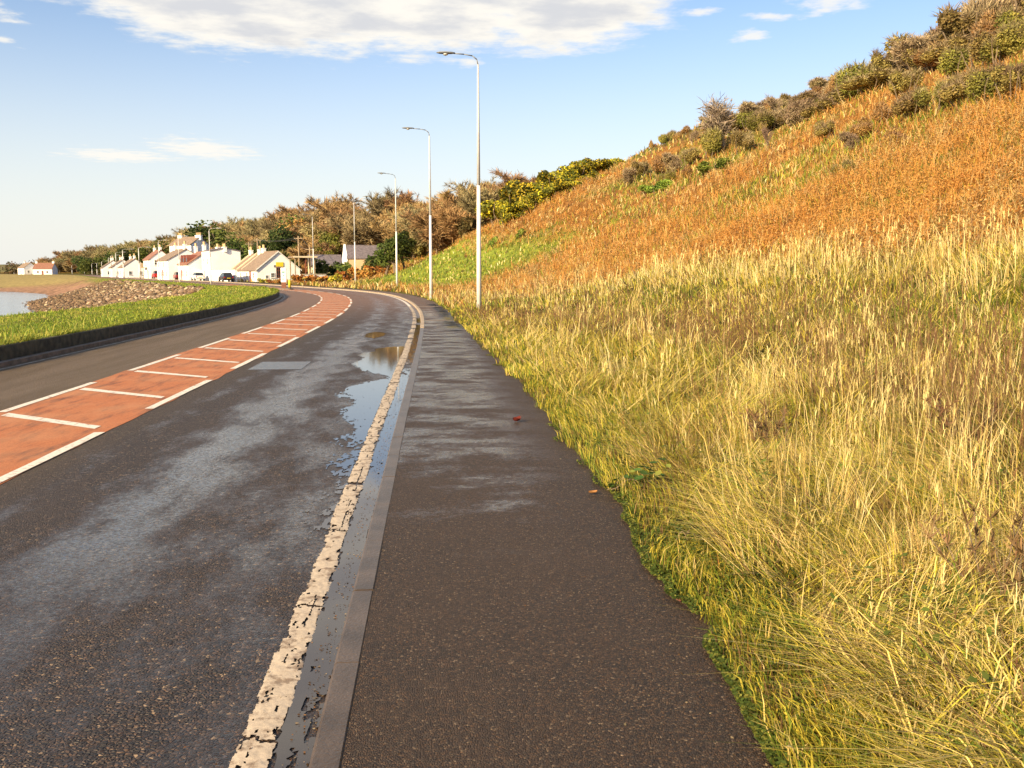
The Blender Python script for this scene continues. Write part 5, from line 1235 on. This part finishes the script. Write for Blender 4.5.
# scraps of pale litter in the clover
for i, (px, py, s_, lab) in enumerate(((818,712,.035,'white crumpled scrap of litter in the clover'), (870,722,.02,'small white scrap lying right of the larger one'), (790,746,.014,'tiny white pebble on the path edge'), (452,281,0,''))):
    if not s_: continue
    p = gnd(px, py, .08); me = rk[i].copy(); me.materials.clear(); me.materials.append(M['pebble']); o = bpy.data.objects.new('litter_scrap' if i < 2 else 'pebble', me); COL.objects.link(o)
    o.location = (p[0], p[1], max(zat(p[0], p[1])+.03, .055)); o.scale = (s_*1.6, s_, s_*.7); tag(o, lab, 'litter' if i < 2 else 'pebble')
print('objects', len(bpy.data.objects))
# ------------------------------------------------------------------ light and sky
SUN_AZ = (-.68, -.73); SUN_EL = R_(25)
_l = math.hypot(*SUN_AZ); sd = Vector((SUN_AZ[0]/_l*math.cos(SUN_EL), SUN_AZ[1]/_l*math.cos(SUN_EL), math.sin(SUN_EL)))
sl = bpy.data.lights.new('sun', 'SUN'); sl.energy = 4.7; sl.angle = R_(.6); sl.color = (1, .77, .45)
so = bpy.data.objects.new('sun', sl); COL.objects.link(so); so.rotation_euler = sd.to_track_quat('Z', 'Y').to_euler()
W = bpy.data.worlds.new('World'); SC.world = W; W.use_nodes = True; nt = W.node_tree
bg = nt.nodes['Background']
sky = N(nt, 'ShaderNodeTexSky', sky_type='NISHITA'); sky.sun_disc = False; sky.sun_elevation = SUN_EL; sky.sun_rotation = math.atan2(sd.x, sd.y)
sky.air_density = 1.0; sky.dust_density = 1.2; sky.ozone_density = 2.2; sky.altitude = 10
gen = N(nt, 'ShaderNodeTexCoord').outputs['Generated']
sp = N(nt, 'ShaderNodeSeparateXYZ'); L(nt, gen, sp.inputs[0])
zc = math_(nt, 'MAXIMUM', sp.outputs[2], .012)
qx = math_(nt, 'DIVIDE', sp.outputs[0], zc); qy = math_(nt, 'DIVIDE', sp.outputs[1], zc)
cb = N(nt, 'ShaderNodeCombineXYZ'); L(nt, qx, cb.inputs[0]); L(nt, qy, cb.inputs[1]); plane = cb.outputs[0]      # a flat cloud layer, seen from below
def blob(px, py, rx, ry):
    d = ray(px, py); cx, cy = d[0]/d[2], d[1]/d[2]
    d2 = ray(px+rx, py); ax = abs(d2[0]/d2[2]-cx); d3 = ray(px, py+ry); d4 = ray(px, py-ry); ay = abs(d3[1]/d3[2]-d4[1]/d4[2])/2
    ex = math_(nt, 'DIVIDE', math_(nt, 'SUBTRACT', qx, cx), ax); ey = math_(nt, 'DIVIDE', math_(nt, 'SUBTRACT', qy, cy), ay)
    return math_(nt, 'SUBTRACT', 1, math_(nt, 'SQRT', math_(nt, 'ADD', math_(nt, 'MULTIPLY', ex, ex), math_(nt, 'MULTIPLY', ey, ey))))
def mx_(l):
    r = l[0]
    for a in l[1:]: r = math_(nt, 'MAXIMUM', r, a)
    return r
nz = noise(nt, plane, 2.4, 9, .58); nz2 = noise(nt, plane, .9, 5, .5); nz3 = noise(nt, plane, 7., 8, .62); nd3 = math_(nt, 'MULTIPLY', math_(nt, 'SUBTRACT', nz3, .5), 2.2)
big = mx_([blob(360,-6,330,84), blob(570,10,120,62), blob(230,8,170,60), blob(400,-60,400,90), blob(250,-330,800,290), blob(350,-160,560,110)])
small = mx_([blob(830,2,52,20), blob(750,36,28,9), blob(770,16,30,8), blob(700,12,26,9), blob(0,12,26,16), blob(4,40,16,10), blob(650,-4,60,12)])
wisp = mx_([blob(205,150,62,14), blob(120,156,70,9), blob(470,62,16,8)])
nd = math_(nt, 'MULTIPLY', math_(nt, 'SUBTRACT', nz, .5), 2.2)
den_b = mr(nt, math_(nt, 'ADD', big, math_(nt, 'ADD', math_(nt, 'MULTIPLY', nd, .5), math_(nt, 'MULTIPLY', nd3, .40))), -.03, .48)
den_s = mr(nt, math_(nt, 'ADD', small, math_(nt, 'MULTIPLY', nd3, 1.2)), .15, 1.0, 0, .8)
den_w = mr(nt, math_(nt, 'ADD', wisp, math_(nt, 'MULTIPLY', nd3, .9)), .05, .8, 0, .9)
den = math_(nt, 'MAXIMUM', math_(nt, 'MAXIMUM', den_b, den_s), den_w)
shade = mr(nt, math_(nt, 'ADD', math_(nt, 'ADD', big, math_(nt, 'MULTIPLY', nd, .35)), math_(nt, 'MULTIPLY', math_(nt, 'SUBTRACT', nz, .5), 2.4)), .25, 1.1)
CK = 5.3
ccol = mixc(nt, shade, (CK*1.0, CK*.96, CK*.88), (CK*.70, CK*.71, CK*.74))
skyc = mixc(nt, 1., sky.outputs[0], (.98, .965, 1.0), 'MULTIPLY')
hz_ = mr(nt, sp.outputs[2], -.02, .30, .88, 0)
skyc = mixc(nt, hz_, skyc, (5.0, 4.95, 4.65))      # pale sea haze low down
L(nt, mixc(nt, den, skyc, ccol), bg.inputs['Color']); bg.inputs['Strength'].default_value = .094
vs = SC.view_settings; SC.display_settings.display_device = 'sRGB'; vs.view_transform = 'Standard'; vs.look = 'None'; vs.exposure = 1.05; vs.gamma = 1; vs.use_curve_mapping = False
SC.render.film_transparent = False
cy = SC.cycles; cy.use_denoising = True; cy.max_bounces = 5; cy.diffuse_bounces = 2; cy.glossy_bounces = 2; cy.transmission_bounces = 3; cy.transparent_max_bounces = 6
cy.sample_clamp_indirect = 6
